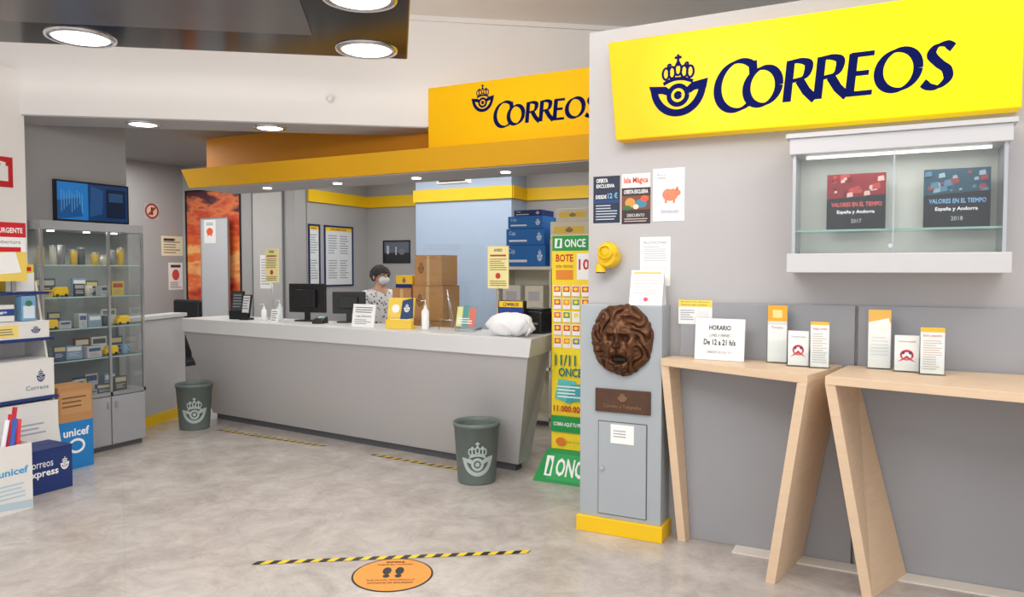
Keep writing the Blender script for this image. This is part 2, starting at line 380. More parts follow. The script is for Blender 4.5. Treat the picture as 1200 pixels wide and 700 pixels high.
# ================================================================ CANOPY SIGN
cn=mk('counter_canopy',None,org=(-4.5,5.4,2.37),label='long yellow canopy over service counter with backlit header',cat='canopy')
mk('fascia_band',MB().hexa([(-6.38,5.26,2.37),(-1.5,5.26,2.37),(-1.5,5.85,2.37),(-6.38,5.85,2.37),(-6.42,5.2,2.55),(-1.5,5.2,2.55),(-1.5,5.85,2.55),(-6.42,5.85,2.55)],yellow),parent=cn)
mk('soffit_board',MB().box(-6.36,5.28,2.36,-1.5,5.84,2.369,soffit),parent=cn)
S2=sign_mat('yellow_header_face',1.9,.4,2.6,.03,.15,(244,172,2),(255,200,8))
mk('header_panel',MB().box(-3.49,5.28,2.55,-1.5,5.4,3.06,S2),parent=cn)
mk('recessed_panel',MB().box(-6.4,5.5,2.55,-3.49,5.6,2.9,yellow_shaded),parent=cn)
am=MB();pm=plane_map((0,5.28,0),(1,0,0),(0,0,1));art(am,pm,[('brand',-2.87,2.67,-1.97,2.885,navyink)]);mk('lettering',am,parent=cn,recalc=False)
am=MB();art(am,pm,[('horn',-3.07,2.815,-2.865,3.035,navyink)]);mk('horn_emblem',am,parent=cn,recalc=False)
lampm=M('lamp_lens',(255,250,240),.3,emit=6,var=0)
for x in (-5.6,-4.7,-3.8,-2.9,-2.1):
    mk('spot_lens',MB().cyl((x,5.55,2.352),.04,.008,lampm),parent=cn)
# ================================================================ CEILING PANEL WITH DOWNLIGHTS
R0=Vector((-3.02,4.31));pa=Vector((.81,.586));pb=Vector((.586,-.81))
def CP(s,t): p=R0+pa*s+pb*t;return (p.x,p.y)
def cpb(s0,s1,t0,t1,z0,z1,mat): return MB().prism([CP(s0,t1),CP(s1,t1),CP(s1,t0),CP(s0,t0)],z0,z1,mat)
cp=mk('ceiling_light_panel',None,org=(R0.x,R0.y,3.0),label='dark glossy suspended ceiling panel holding round downlights',cat='ceiling panel')
mk('black_border',cpb(-4.2,0,0,2.6,3.0,3.08,blackgl),parent=cp,bev=.01)
mk('recess_panel',cpb(-4.0,-.59,.475,2.1,2.992,3.0,taupe),parent=cp)
for s,t in ((-2.6,1.3),(-1.0,1.3)): mk('hanger_rod',MB().tube([(*CP(s,t),3.08),(*CP(s,t),3.66)],.012,metal),parent=cp)
bright=M('downlight_lens',(255,252,245),.3,emit=5,var=0)
def downlight(x,y,z,r,lab,grp):
    rt=mk('downlight',MB().rev((0,0,0),[(r*.8,.0),(r*.82,-.012),(r,-.012),(r*1.02,0)],chrome,36),org=(x,y,z),local=True,label=lab,cat='downlight',group=grp)
    mk('lamp_lens',MB().cyl((0,0,-.008),r*.8,.008,bright,n=36),parent=rt);return rt
g='round downlights in dark panel'
d0=downlight(*CP(-.27,.2),3.0,.2,'large round recessed downlight in dark ceiling panel',g)
for s,t in ((-.27,1.15),(-2.03,.19),(-3.8,.2),(-.27,2.1)):
    dup(d0,(*CP(s,t),3.0))
g='downlights under white bulkhead'
d1=downlight(*BK(.80,.2,2.735)[:2],2.735,.13,'round recessed downlight under white bulkhead',g)
dup(d1,BK(1.80,.19,2.735))
mk('ceiling_sensor',MB().cyl((0,0,0),.03,.03,whitep,axis='y').ell((0,-.01,-.02),(.028,.028,.028),whitep),org=(-4.125,4.79,2.96),rot=math.radians(36.6),local=True,label='small white security sensor on white bulkhead',cat='sensor')
# ================================================================ COUNTER
A=Vector((-6.26,5.05));E=Vector((.9948,-.1022));T=Vector((.1022,.9948))
def CT(s,t,z): p=A+E*s+T*t;return (p.x,p.y,z)
ct=mk('service_counter',None,org=CT(2,.3,0),label='long pale grey service counter with inward sloping front',cat='counter')
mk('countertop',MB().hexa([CT(0,0,.925),CT(4.04,0,.925),CT(3.93,.52,.925),CT(0,.52,.925),CT(0,0,1.06),CT(4.06,0,1.06),CT(3.95,.52,1.06),CT(0,.52,1.06)],countertop),parent=ct,bev=.006)
mk('front_panel',MB().hexa([CT(.0,.33,.06),CT(3.74,.33,.06),CT(3.74,.50,.06),CT(.0,.50,.06),CT(.0,.02,.925),CT(4.02,.02,.925),CT(3.92,.50,.925),CT(.0,.50,.925)],counterm),parent=ct,bev=.003)
mk('plinth',MB().hexa([CT(.03,.36,0),CT(3.70,.36,0),CT(3.68,.48,0),CT(.03,.48,0),CT(.03,.36,.06),CT(3.70,.36,.06),CT(3.68,.48,.06),CT(.03,.48,.06)],darkplinth),parent=ct)
sd=mk('staff_desk',None,org=CT(2,.75,0),label='low staff desk behind the service counter',cat='desk')
mk('desktop',MB().hexa([CT(.3,.54,.72),CT(3.5,.54,.72),CT(3.5,.95,.72),CT(.3,.95,.72),CT(.3,.54,.75),CT(3.5,.54,.75),CT(3.5,.95,.75),CT(.3,.95,.75)],countertop),parent=sd)
for s in (.35,1.9,3.45):
    for t in (.58,.91): p=CT(s,t,0);mk('leg',MB().box(p[0]-.02,p[1]-.02,0,p[0]+.02,p[1]+.02,.72,metal),parent=sd)
# ================================================================ BINS
def bin_(x,y,rot,lab):
    r0,r1,h=.135,.168,.44
    mb=MB().rev((0,0,0),[(.001,.0),(r0,.0),(r0+.003,.01),(r1-.003,h-.03),(r1+.004,h-.028),(r1+.004,h),(r1-.006,h),(r1-.01,h-.03),(r0-.006,.015),(.001,.012)],bingreen,48)
    o=mk('waste_bin',mb,org=(x,y,0),rot=rot,local=True,label=lab,cat='waste bin',group='round grey waste bins')
    def mp(u,v,w):
        z=.07+v*.25;r=r0+(r1-r0)*z/h+.003+w;a=-math.pi/2+(u-.5)*1.5
        return (r*math.cos(a),r*math.sin(a),z)
    am=MB();art(am,mp,[('horn',0,0,1,1,P((176,188,184)))]);mk('horn_emblem',am,parent=o,recalc=False);return o
bin_(-6.02,4.98,math.radians(50),'dark grey round waste bin with pale horn emblem beside half wall')
bin_(-2.68,4.67,math.radians(32),'dark grey round waste bin with pale horn emblem at counter end')
# ================================================================ MAIL PILLAR
mp_=mk('mailbox_pillar',None,org=(-1.385,4.16,0),label='grey metal mail pillar with bronze lion mask and yellow plinth',cat='mailbox')
mk('body',MB().box(-1.63,4.07,.09,-1.14,4.248,1.34,bluegrey),parent=mp_,bev=.004)
mk('plinth',MB().box(-1.645,4.05,0,-1.125,4.248,.092,yelpaint),parent=mp_,bev=.004)
dr=mk('door',MB().box(-1.51,4.062,.12,-1.225,4.07,.66,bluegrey).box(-1.515,4.067,.115,-1.22,4.0705,.665,darkplinth),parent=mp_,bev=.001)
mk('lock_knob',MB().cyl((-1.485,4.048,.39),.012,.014,chrome,axis='y'),parent=dr)
pq=mk('plaque',MB().box(-1.53,4.055,.72,-1.20,4.07,.855,M('bronze_plaque',(92,66,52),.45,.5,var=.25,scale=20)),parent=mp_,bev=.003)
am=MB();brz2=P((150,112,80));art(am,plane_map((-1.53,4.055,.72),(.33,0,0),(0,0,.135)),[('horn',.42,.5,.58,.86,brz2),('t','Correos y Telégrafos',.16,.16,.84,.36,brz2)]);mk('engraving',am,parent=pq,recalc=False)
nt_=mk('paper_notice',MB().box(-1.435,4.058,.54,-1.295,4.0615,.65,P(WHT)),parent=dr)
am=MB();art(am,plane_map((-1.435,4.058,.54),(.14,0,0),(0,0,.11)),[('l',.12,.3,.88,.75,3,(170,170,172))]);mk('printed_text',am,parent=nt_,recalc=False)
def lion():
    def gs(x,y,cx,cy,sx,sy): return math.exp(-((x-cx)/sx)**2-((y-cy)/sy)**2)
    def sm(a,b,x):
        t=max(0,min(1,(x-a)/(b-a)));return t*t*(3-2*t)
    nr,na=90,280;vs=[];fs=[]
    nz=lambda x,y,z=0:noise.noise(Vector((x,y,z)))
    def H(u,v,r,th):
        rr=math.hypot(u/.96,(v+.04)/1.14)
        mane=sm(.46,.58,rr+.05*nz(u*6,v*6,3))
        h=.062*math.sqrt(max(0,1-r**3))
        ph=th+.55*nz(u*2.6,v*2.6,1)+.25*math.sin(r*9+3*nz(math.cos(th)*2,math.sin(th)*2,5))
        lock=abs(math.sin(6.5*ph+1.2))**.7
        fine=math.sin(26*ph+3*r)
        h+=mane*(.024*lock+.0035*fine+.020*nz(u*4+7,v*4)-.012)*(1-.35*r**4)
        f=1-mane
        h+=.024*f
        h+=.018*gs(u,v,0,.40,.28,.13)
        for s in (-1,1):
            h+=.026*gs(u,v,s*.19,.22,.15,.06)+.012*gs(u,v,s*.07,.28,.05,.1)-.034*gs(u,v,s*.20,.09,.11,.065)+.018*gs(u,v,s*.20,.08,.055,.038)-.008*gs(u,v,s*.20,.08,.016,.014)
            h+=.018*gs(u,v,s*.36,-.07,.11,.14)+.036*gs(u,v,s*.14,-.27,.12,.10)
            h+=.012*gs(u,v,s*.30,-.46,.07,.16)
            h-=.014*gs(u,v,s*.075,-.17,.03,.02)
            h-=.012*gs(u,v,s*.26,-.33,.03,.14)
        h+=.030*gs(u,v,0,.06,.075,.24)+.046*gs(u,v,0,-.11,.12,.075)-.010*gs(u,v,0,-.28,.015,.09)
        h-=.080*gs(u,v,0,-.49,.20,.075)
        h+=.030*gs(u,v,0,-.66,.17,.06)+.010*abs(math.sin(18*u+5*v))*gs(u,v,0,-.82,.3,.12)
        h-=.007*abs(math.sin(14*u))*gs(u,v,0,.42,.22,.08)
        return max(h,.002)
    for k in range(nr+1):
        r=k/nr
        for i in range(na):
            th=2*math.pi*i/na;c,s=math.cos(th),math.sin(th)
            R=.93+.07*nz(c*2.4,s*2.4,9)+.035*abs(math.sin(6.5*(th+.55*nz(c*2.4,s*2.4,1))+1.2))
            u=r*R*c*(1-.20*max(0,-s)**2*r);v=r*R*s
            hh=0 if k==nr else H(u,v,r,th)
            vs.append((-1.37+u*.198,4.069-hh,1.142+v*.218))
    for k in range(nr):
        for i in range(na): fs.append((k*na+i,k*na+(i+1)%na,(k+1)*na+(i+1)%na,(k+1)*na+i))
    return MB().add(vs,fs,BRZ,True)
lm=mk('lion_mask',lion(),parent=mp_)
mk('letter_slot',MB().box(-1.408,4.012,1.023,-1.332,4.03,1.047,P((12,8,6))),parent=lm,bev=.004)
def tent(name,label,loc,w,h,rot,items,basec=WHT,lean=.06):
    mb=MB();m=P(basec);t=.003
    mb.hexa([(-w/2,-lean,0),(w/2,-lean,0),(w/2,-lean+t,0),(-w/2,-lean+t,0),(-w/2,-t,h),(w/2,-t,h),(w/2,0,h),(-w/2,0,h)],m)
    mb.hexa([(-w/2,lean-t,0),(w/2,lean-t,0),(w/2,lean,0),(-w/2,lean,0),(-w/2,0,h),(w/2,0,h),(w/2,t,h),(-w/2,t,h)],m)
    mb.box(-w/2,-lean,0,w/2,lean,.002,m)
    o=mk(name,mb,org=loc,rot=rot,local=True,label=label,cat='desk sign')
    am=MB();art(am,plane_map((-w/2,-lean-.0005,0),(w,0,0),(0,lean-t,h)),items);mk('printed_design',am,parent=o,recalc=False);return o
tent('leaflet_tent','white tent card with small pink logo on mail pillar',(-1.25,4.16,1.341),.19,.2,.05,[('l',.12,.3,.88,.85,6,(212,204,204)),('e',.5,.17,.07,.06,(220,70,90)),('r',.08,.9,.92,.94,(230,190,60))])
dp=mk('hand_gel_dispenser',MB().rev((0,0,0),[(.001,-.115),(.05,-.112),(.058,-.09),(.062,-.03),(.06,-.0),(.001,0)],yelpaint,32,axis='y').box(-.03,-.03,-.05,.03,.0,.06,blackp),org=(-1.50,4.25,1.615),local=True,label='rounded yellow dispenser fixed on grey wall',cat='dispenser',bev=.003)
mk('round_head',MB().ell((.005,-.085,.035),(.062,.05,.058),yelpaint).rev((.005,-.13,.035),[(.036,0),(.044,-.01),(.044,-.016),(.034,-.016)],yelpaint,28,axis='y'),parent=dp)
mk('outlet',MB().cyl((-.045,-.07,-.085),.034,.05,yelpaint,r2=.026).cyl((-.045,-.07,-.092),.028,.008,blackp),parent=dp)
# ================================================================ POSTERS ON GREY WALL
wy=4.2512
def wp(name,label,x0,z0,x1,z1,items,basec=WHT,y=wy,cat='poster'):
    return sheet(name,label,cat,(x0,y-.003,z0),(x1-x0,0,0),(0,0,z1-z0),items,basec=basec)
wp('travel_poster','dark navy offer poster with white lettering on grey wall',-1.62,1.825,-1.452,2.105,
 [('r',0,.42,1,.5,(25,60,110)),('b','OFERTA',.12,.86,.55,.95,WHT),('b','EXCLUSIVA',.12,.75,.8,.83,WHT),('b','DESDE',.1,.52,.5,.6,WHT),('b','12 €',.55,.52,.92,.64,(120,190,230)),('l',.1,.05,.9,.4,6,(190,200,215))],(28,38,62))
wp('theme_park_poster','colourful theme park offer poster on grey wall',-1.44,1.815,-1.265,2.11,
 [('r',0,.72,1,1,(240,236,225)),('r',0,.28,1,.56,(120,70,50)),('e',.3,.42,.18,.1,(210,150,70)),('e',.68,.4,.2,.09,(70,130,160)),('e',.8,.5,.14,.06,(225,90,50)),('e',.2,.32,.14,.05,(50,110,60)),('e',.5,.34,.1,.05,(240,220,190)),('b','Isla Mágica',.08,.78,.92,.93,(215,60,40)),('b','OFERTA EXCLUSIVA',.08,.6,.92,.68,WHT),('t','DESCUENTO',.2,.14,.8,.2,WHT),('l',.1,.03,.9,.12,2,(200,190,180))],(55,38,42))
wp('savings_poster','white poster with orange piggy bank print on grey wall',-1.25,1.825,-1.065,2.13,
 [('r',0,0,1,1,(230,232,237)),('t','Abre tu',.12,.86,.4,.9,GRY),('t','cuenta',.12,.8,.4,.84,GRY),('e',.55,.5,.25,.12,(226,132,98)),('e',.80,.53,.08,.055,(226,132,98)),('r',.38,.34,.45,.42,(226,132,98)),('r',.64,.34,.71,.42,(226,132,98)),('r',.5,.60,.62,.615,WHT),('p',[(.7,.57),(.78,.66),(.82,.57)],(210,105,70)),('r',.25,.14,.85,.22,(215,215,222)),('t','Infórmate aquí',.28,.155,.8,.2,GRY)])
wp('paper_notice','white typed notice taped on grey wall',-1.325,1.45,-1.145,1.735,
 [('t','FELICITACIONES',.12,.86,.88,.91,GRY),('l',.12,.5,.88,.82,7,(198,198,203)),('r',.12,.3,.88,.42,(238,228,228)),('l',.14,.12,.7,.28,3,(212,188,192))],cat='notice')
wp('paper_notice','small white notice with yellow header above wainscot',-1.085,1.235,-.895,1.372,
 [('r',0,.72,1,1,(250,220,90)),('t','Encuentra las oficinas y',.08,.88,.92,.96,BLK),('t','horarios más cercanos',.08,.77,.85,.85,BLK),('r',.55,.15,.9,.62,(235,235,235)),('l',.06,.15,.48,.62,5,(170,170,175))],y=4.2165,cat='notice')
# ================================================================ DISPLAY CASE
dc=mk('display_case',None,org=(0,4.1,1.53),label='wall mounted glass display case in pale metal',cat='display case')
cased=M('case_pale_metal',(204,204,206),.4,var=.02)
mk('top_housing',MB().box(-.47,3.97,2.12,.47,4.25,2.2,cased),parent=dc,bev=.004)
mk('top_rim',MB().box(-.485,3.955,2.2,.485,4.25,2.222,cased),parent=dc)
mk('bottom_ledge',MB().box(-.475,3.96,1.53,.475,4.25,1.625,cased),parent=dc,bev=.004)
mk('back_panel',MB().box(-.45,4.235,1.625,.45,4.249,2.12,M('case_interior',(206,206,198),.4,var=.02)),parent=dc)
mk('side_panel',MB().box(-.455,4.0,1.625,-.44,4.235,2.12,metal),parent=dc)
mk('side_panel',MB().box(.44,4.0,1.625,.455,4.235,2.12,metal),parent=dc)
mk('glass_shelf',MB().box(-.44,4.02,1.735,.44,4.23,1.743,ACRYL).box(-.44,4.018,1.734,.44,4.021,1.744,P((150,185,175))),parent=dc)
g1=mk('sliding_glass_door',MB().box(-.44,3.99,1.63,.0,3.994,2.115,GLASS),parent=dc)
g2=mk('sliding_glass_door',MB().box(-.02,3.998,1.63,.44,4.002,2.115,GLASS),parent=dc)
mk('door_edge',MB().box(-.003,3.985,1.63,.003,3.995,2.115,metal),parent=g1)
mk('lock',MB().cyl((-.01,3.975,1.66),.01,.012,chrome,axis='y'),parent=g1)
mk('light_tube',MB().tube([(-.4,4.08,2.112),(.4,4.08,2.112)],.007,M('tube_light',(255,255,250),.3,emit=1.5,var=0)),parent=dc)
def album(label,x0,x1,ph,year):
    w=x1-x0
    it=[('r',0,.5,1,1,ph[0])]
    for i in range(22):
        u=random.uniform(.05,.92);v=random.uniform(.6,.95);s_=random.uniform(.02,.07)
        it.append(('p',[(max(0,u-s_),v-s_*.8),(min(1,u+s_*1.1),v-s_*.5),(min(1,u+s_*.8),min(1,v+s_)),(max(0,u-s_*.9),min(1,v+s_*.7))],ph[1+i%3]))
    it+=[('p',[(0,.0),(1,.0),(1,.62),(0,.56)],(36,36,42)),('b','VALORES EN EL TIEMPO',.08,.42,.94,.5,ph[4]),('b','España y Andorra',.18,.28,.82,.36,WHT),('t',year,.42,.13,.6,.2,(200,200,205))]
    return carton('stamp_album',label,'album',((x0+x1)/2,4.16,1.744),(w,.03,.285),0,P((36,36,42)),it,group='stamp albums in display case')
album('dark stamp album with red photo cover on glass shelf',-.305,-.035,((140,40,45),(190,70,66),(225,180,172),(110,28,38),(225,100,100)),'2017')
album('dark stamp album with teal photo cover on glass shelf',.13,.405,((52,82,100),(90,130,155),(160,70,72),(150,175,185),(130,180,225)),'2018')
# ================================================================ WRITING DESKS
def desk(label,fl,fr,br,bl,lfl,lbl,rfl,rbl):
    ds=mk('writing_desk',None,org=((fl[0]+fr[0])/2,(fl[1]+br[1])/2,0),label=label,cat='desk')
    mk('desktop',MB().prism([fl,fr,br,bl],1.01,1.05,wood),parent=ds,bev=.002)
    def leg(tf,tb,bf,bb,s):
        t=.045*s
        p=[(bf[0],bf[1],0),(bf[0]+t,bf[1],0),(bb[0]+t,bb[1],0),(bb[0],bb[1],0),(tf[0],tf[1],1.01),(tf[0]+t,tf[1],1.01),(tb[0]+t,tb[1],1.01),(tb[0],tb[1],1.01)]
        mk('leg',MB().hexa(p,wood),parent=ds,bev=.002)
    leg(fl,bl,lfl,lbl,1);leg(fr,br,rfl,rbl,-1);return ds
desk('narrow pale wooden writing desk with inward slanted legs',(-1.14,4.05),(-.345,3.71),(-.22,4.2),(-1.12,4.21),(-1.06,4.14),(-1.05,4.21),(-.485,3.775),(-.40,4.2))
desk('pale wooden writing desk with inward slanted leg',(-.27,3.73),(1.2,3.42),(1.2,4.2),(-.195,4.2),(-.10,3.82),(.05,4.2),(1.1,3.5),(1.15,4.2))
sheet('desk_sign','white opening hours sign standing on wooden desk','sign',(-.965,4.10,1.052),(.27,-.02,0),(0,.03,.225),
 [('b','HORARIO',.28,.72,.72,.84,BLK),('t','LUNES A VIERNES',.3,.56,.7,.63,BLK),('b','De 12 a 21 h/s',.18,.36,.82,.5,BLK),('t','SÁBADOS DE 10 A 14 h',.25,.16,.75,.24,GRY)],th=.004,frame=(.005,ACRYL))
def holder(label,x,y,w,h,items,rot,colr=WHT):
    mk('leaflet_holder',MB().box(-w/2-.006,-.03,0,w/2+.006,.03,.004,ACRYL).box(-w/2-.006,-.03,.004,w/2+.006,-.027,h*.4,ACRYL).box(-w/2-.006,.027,.004,w/2+.006,.03,h,ACRYL).box(-w/2-.006,-.027,.004,-w/2-.003,.027,h*.5,ACRYL).box(w/2+.003,-.027,.004,w/2+.006,.027,h*.5,ACRYL),org=(x,y,1.051),rot=rot,local=True,label=label,cat='leaflet holder')
    l=mk('leaflet_stack',MB().box(-w/2,-.018,.005,w/2,.016,h*.97,P(colr)),org=(x,y,1.052),rot=rot,local=True,label='stack of '+label.split(' holding ')[1],cat='leaflets')
    am=MB();art(am,plane_map((-w/2,-.018,.005),(w,0,0),(0,0,h*.965)),items);mk('printed_design',am,parent=l,recalc=False)
redlogo=[('e',.5,.44,.28,.15,(205,50,65)),('e',.5,.42,.19,.1,WHT),('p',[(.12,.24),(.5,.43),(.88,.24),(.5,.34)],(205,50,65)),('e',.36,.5,.06,.04,(50,60,110)),('e',.64,.5,.06,.04,(50,60,110)),('t','Correos te ayuda',.15,.78,.85,.85,GRY)]
holder('clear holder holding white and yellow leaflets',-.535,4.14,.095,.31,[('r',0,.72,1,1,(245,175,40)),('r',.25,.78,.75,.92,(250,225,150)),('r',0,.66,1,.72,(225,223,220)),('t','Tarjeta',.2,.58,.8,.63,GRY)],.02)
holder('clear holder holding white leaflets with red emblem',-.42,4.04,.098,.185,redlogo,.05)
holder('clear holder holding dense white text leaflets',-.318,4.02,.085,.235,[('r',0,.93,1,1,(245,190,60)),('t','Ventajas y servicios',.1,.8,.9,.88,(190,80,40)),('l',.1,.08,.9,.76,13,(205,197,188))],.1)
holder('clear holder holding angled yellow edged leaflets',-.05,4.12,.10,.30,[('r',0,.78,1,1,(235,185,90)),('p',[(0,.78),(.9,.86),(1,.7),(.05,.62)],(248,246,240)),('l',.12,.2,.88,.55,6,(225,225,225))],0)
holder('clear holder holding white leaflets with red logo',.07,4.06,.105,.18,redlogo,.0)
holder('clear holder holding dense white printed leaflets',.175,4.0,.098,.225,[('r',0,.9,1,1,(245,190,60)),('t','Envíos y paquetería',.1,.78,.9,.86,(190,80,40)),('l',.1,.08,.9,.74,13,(205,195,185))],0)
# ================================================================ LOTTERY KIOSK
kg=(20,150,70);ky=(252,222,40)
kyel=M('kiosk_yellow_board',ky,.4,var=.02);kgrn=M('kiosk_green_board',kg,.4,var=.03)
kk=mk('lottery_stand',None,org=(-2.0,5.05,0),label='tall yellow and green lottery stand beside counter end',cat='lottery stand')
K0=-2.225;K1=-1.915;KS=(K1-K0)/.32
mk('display_board',MB().box(K0-.005,5.0,.2,K1+.005,5.07,1.795,kyel),parent=kk,bev=.004)
mk('base',MB().hexa([(-2.32,4.86,0),(-1.80,4.86,0),(-1.80,5.28,0),(-2.32,5.28,0),(-2.25,4.97,.22),(-1.88,4.97,.22),(-1.88,5.12,.22),(-2.25,5.12,.22)],kgrn),parent=kk,bev=.004)
am=MB();items=[]
def kx(d): return K0+d*KS
def kr(x0,z0,x1,z1,c): items.append(('r',kx(x0),z0,kx(x1),z1,c))
kr(0,1.68,.32,1.79,kg);items+= [('r',kx(.02),1.70,kx(.08),1.77,WHT),('p',[(kx(.035),1.71),(kx(.06),1.71),(kx(.065),1.76),(kx(.045),1.765)],kg),('b','ONCE',kx(.1),1.705,kx(.27),1.765,WHT)]
items+=[('b','BOTE',kx(.03),1.60,kx(.17),1.655,(205,40,40)),('t','este viernes',kx(.03),1.555,kx(.17),1.585,(205,40,40)),('r',kx(.2),1.47,kx(.315),1.66,WHT),('b','10',kx(.215),1.54,kx(.30),1.62,(200,30,40)),('r',kx(.03),1.47,kx(.17),1.54,(235,140,40))]
tc=[(235,90,50),(60,150,90),(240,235,225),(220,60,60),(60,120,190),(245,150,40)]
for r in range(5):
    for c in range(4):
        x=.015+c*.076;zz=.97+r*.095
        kr(x,zz,x+.062,zz+.078,WHT);kr(x+.005,zz+.03,x+.057,zz+.072,tc[(r*3+c*5+r*c)%6]);items.append(('e',kx(x+.031),zz+.052,.016,.013,ky))
items+=[('b','11/11',kx(.03),.84,kx(.2),.92,(15,120,110)),('b','ONCE',kx(.06),.76,kx(.25),.825,(15,120,110)),('p',[(kx(.03),.60),(kx(.16),.56),(kx(.2),.73),(kx(.06),.74)],(90,195,190)),('p',[(kx(.12),.57),(kx(.3),.6),(kx(.28),.72),(kx(.16),.7)],(60,165,170)),('l',kx(.05),.6,kx(.26),.7,4,WHT),
 ('b','11.000.000€',kx(.02),.50,kx(.30),.55,(190,40,40)),('r',K0,.35,K1,.47,kg),('b','COBRA AQUÍ TU PREMIO',kx(.02),.39,kx(.30),.43,WHT),('e',kx(.08),.28,.04,.03,(225,120,40)),('t','Juega con responsabilidad',kx(.13),.27,kx(.30),.29,(20,120,60))]
art(am,plane_map((0,5.0,0),(1,0,0),(0,0,1)),items);mk('printed_design',am,parent=kk,recalc=False)
am=MB();art(am,plane_map((-2.32,4.858,0),(.52,0,0),(0,.11,.22)),[('r',.2,.1,.86,.88,(35,165,85)),('r',.16,.2,.27,.8,WHT),('p',[(.19,.25),(.24,.25),(.25,.6),(.21,.75)],kg),('b','ONCE',.32,.22,.82,.76,WHT)]);mk('printed_design',am,parent=kk,recalc=False)
# ================================================================ FLOOR MARKINGS
def tape(p0,p1,w,label):
    p0,p1=Vector(p0),Vector(p1);d=(p1-p0);Ln=d.length;d/=Ln;n=Vector((-d.y,d.x));mb=MB();k=0;st_=w*.95;x=0
    y1=M('tape_yellow',(235,200,40),.4);b1=M('tape_black',(28,28,28),.4)
    while x<Ln:
        e=min(x+st_,Ln);sh=w*.6
        q=[p0+d*x-n*w/2,p0+d*e-n*w/2,p0+d*(e+sh)+n*w/2,p0+d*(x+sh)+n*w/2]
        mb.add([(v.x,v.y,.0022) for v in q],[(0,1,2,3)],y1 if k%2 else b1);x=e;k+=1
    mk('floor_tape',mb,org=(p0.x,p0.y,0),label=label,cat='floor tape',recalc=False)
tape((-2.97,2.80),(-1.75,3.60),.045,'black and yellow hazard tape stuck on stone floor')
tape((-5.72,5.02),(-4.41,4.97),.045,'hazard tape strip on floor along counter front')
tape((-3.84,4.93),(-2.98,4.86),.045,'short hazard tape strip on floor near counter end')
fs=mk('floor_sticker',MB().cyl((0,0,0),.205,.0015,P((28,26,24)),n=48).cyl((0,0,.0008),.195,.0012,P((232,150,58)),n=48),org=(-2.225,3.02,.0005),rot=math.radians(30),local=True,label='round orange floor sticker with black shoe prints',cat='floor sticker')
am=MB();art(am,plane_map((-.2,-.2,.002),(.4,0,0),(0,.4,0)),[('b','ESPERE',.38,.86,.62,.91,BLK),('b','AQUÍ SU TURNO',.27,.78,.73,.83,BLK),('e',.42,.6,.055,.11,BLK),('e',.425,.44,.042,.05,BLK),('e',.58,.6,.055,.11,BLK),('e',.575,.44,.042,.05,BLK),('t','POR FAVOR, MANTENGA LA',.2,.29,.8,.34,BLK),('t','DISTANCIA DE SEGURIDAD',.22,.21,.78,.26,BLK)]);mk('printed_design',am,parent=fs,recalc=False)
# ================================================================ GLASS CABINET
gc=mk('glass_display_cabinet',None,org=(-6.1,3.93,0),label='tall glass display cabinet with grey base doors',cat='display cabinet')
x0,x1,y0,y1=-6.33,-5.9,3.48,4.37
mk('base_cabinet',MB().box(x0,y0,.04,x1-.02,y1,.47,panelgrey).box(x0+.02,y0+.02,0,x1-.04,y1-.02,.04,darkplinth),parent=gc)
for ya,yb in ((y0+.01,4.035),(4.045,y1-.01)):
    d_=mk('door',MB().box(x1-.02,ya,.05,x1,yb,.46,panelgrey),parent=gc,bev=.003);mk('handle',MB().box(x1,4.0 if ya<3.9 else 4.075,.36,x1+.012,4.01 if ya<3.9 else 4.085,.42,metal),parent=d_)
mk('top_cap',MB().box(x0,y0,1.86,x1,y1,1.93,panelgrey),parent=gc,bev=.003)
mk('back_panel',MB().box(x0,y0,.47,x0+.012,y1,1.86,M('cabinet_back',(128,134,136),.5)),parent=gc)
for yy in (y0,4.035,y1-.02): mk('frame_post',MB().box(x1-.02,yy,.47,x1,yy+.02,1.86,metal),parent=gc)
mk('bottom_rail',MB().box(x1-.02,y0,.47,x1,y1,.50,metal),parent=gc)
for ya,yb in ((y0+.02,4.035),(4.055,y1-.02)): mk('glass_door',MB().box(x1-.012,ya,.5,x1-.008,yb,1.86,GLASS),parent=gc)
mk('glass_side',MB().box(x0+.01,y0,.5,x1-.02,y0+.005,1.86,GLASS),parent=gc)
mk('glass_side',MB().box(x0+.01,y1-.005,.5,x1-.02,y1,1.86,GLASS),parent=gc)
SH=[.473,.80,1.06,1.32,1.58]
for zz in SH[1:]: mk('glass_shelf',MB().box(x0+.015,y0+.008,zz-.008,x1-.03,y1-.008,zz,ACRYL).box(x1-.031,y0+.008,zz-.009,x1-.028,y1-.008,zz+.001,P((165,195,188))),parent=gc)
for yy in (3.65,3.95,4.2): mk('cabinet_spot',MB().cyl((-6.05,yy,1.85),.025,.009,lampm),parent=gc)
def mini_book(loc,rot,w,h,col,acc,lab,cat='book',name='book',g=None):
    return carton(name,lab,cat,loc,(w,.02,h),rot,P(col),[('r',.08,.62,.92,.9,acc),('l',.15,.2,.85,.5,3,(200,200,200))],group=g,bev=0)
def mug(loc,col,lab,g):
    o=mk('mug',MB().rev((0,0,0),[(.001,0),(.032,0),(.035,.005),(.036,.085),(.032,.085),(.03,.01),(.001,.01)],P(col),20),org=loc,local=True,label=lab,cat='mug',group=g)
    mk('handle',MB().tube([(.034,0,.07),(.058,0,.062),(.062,0,.042),(.055,0,.022),(.034,0,.016)],.005,P(col)),parent=o);return o
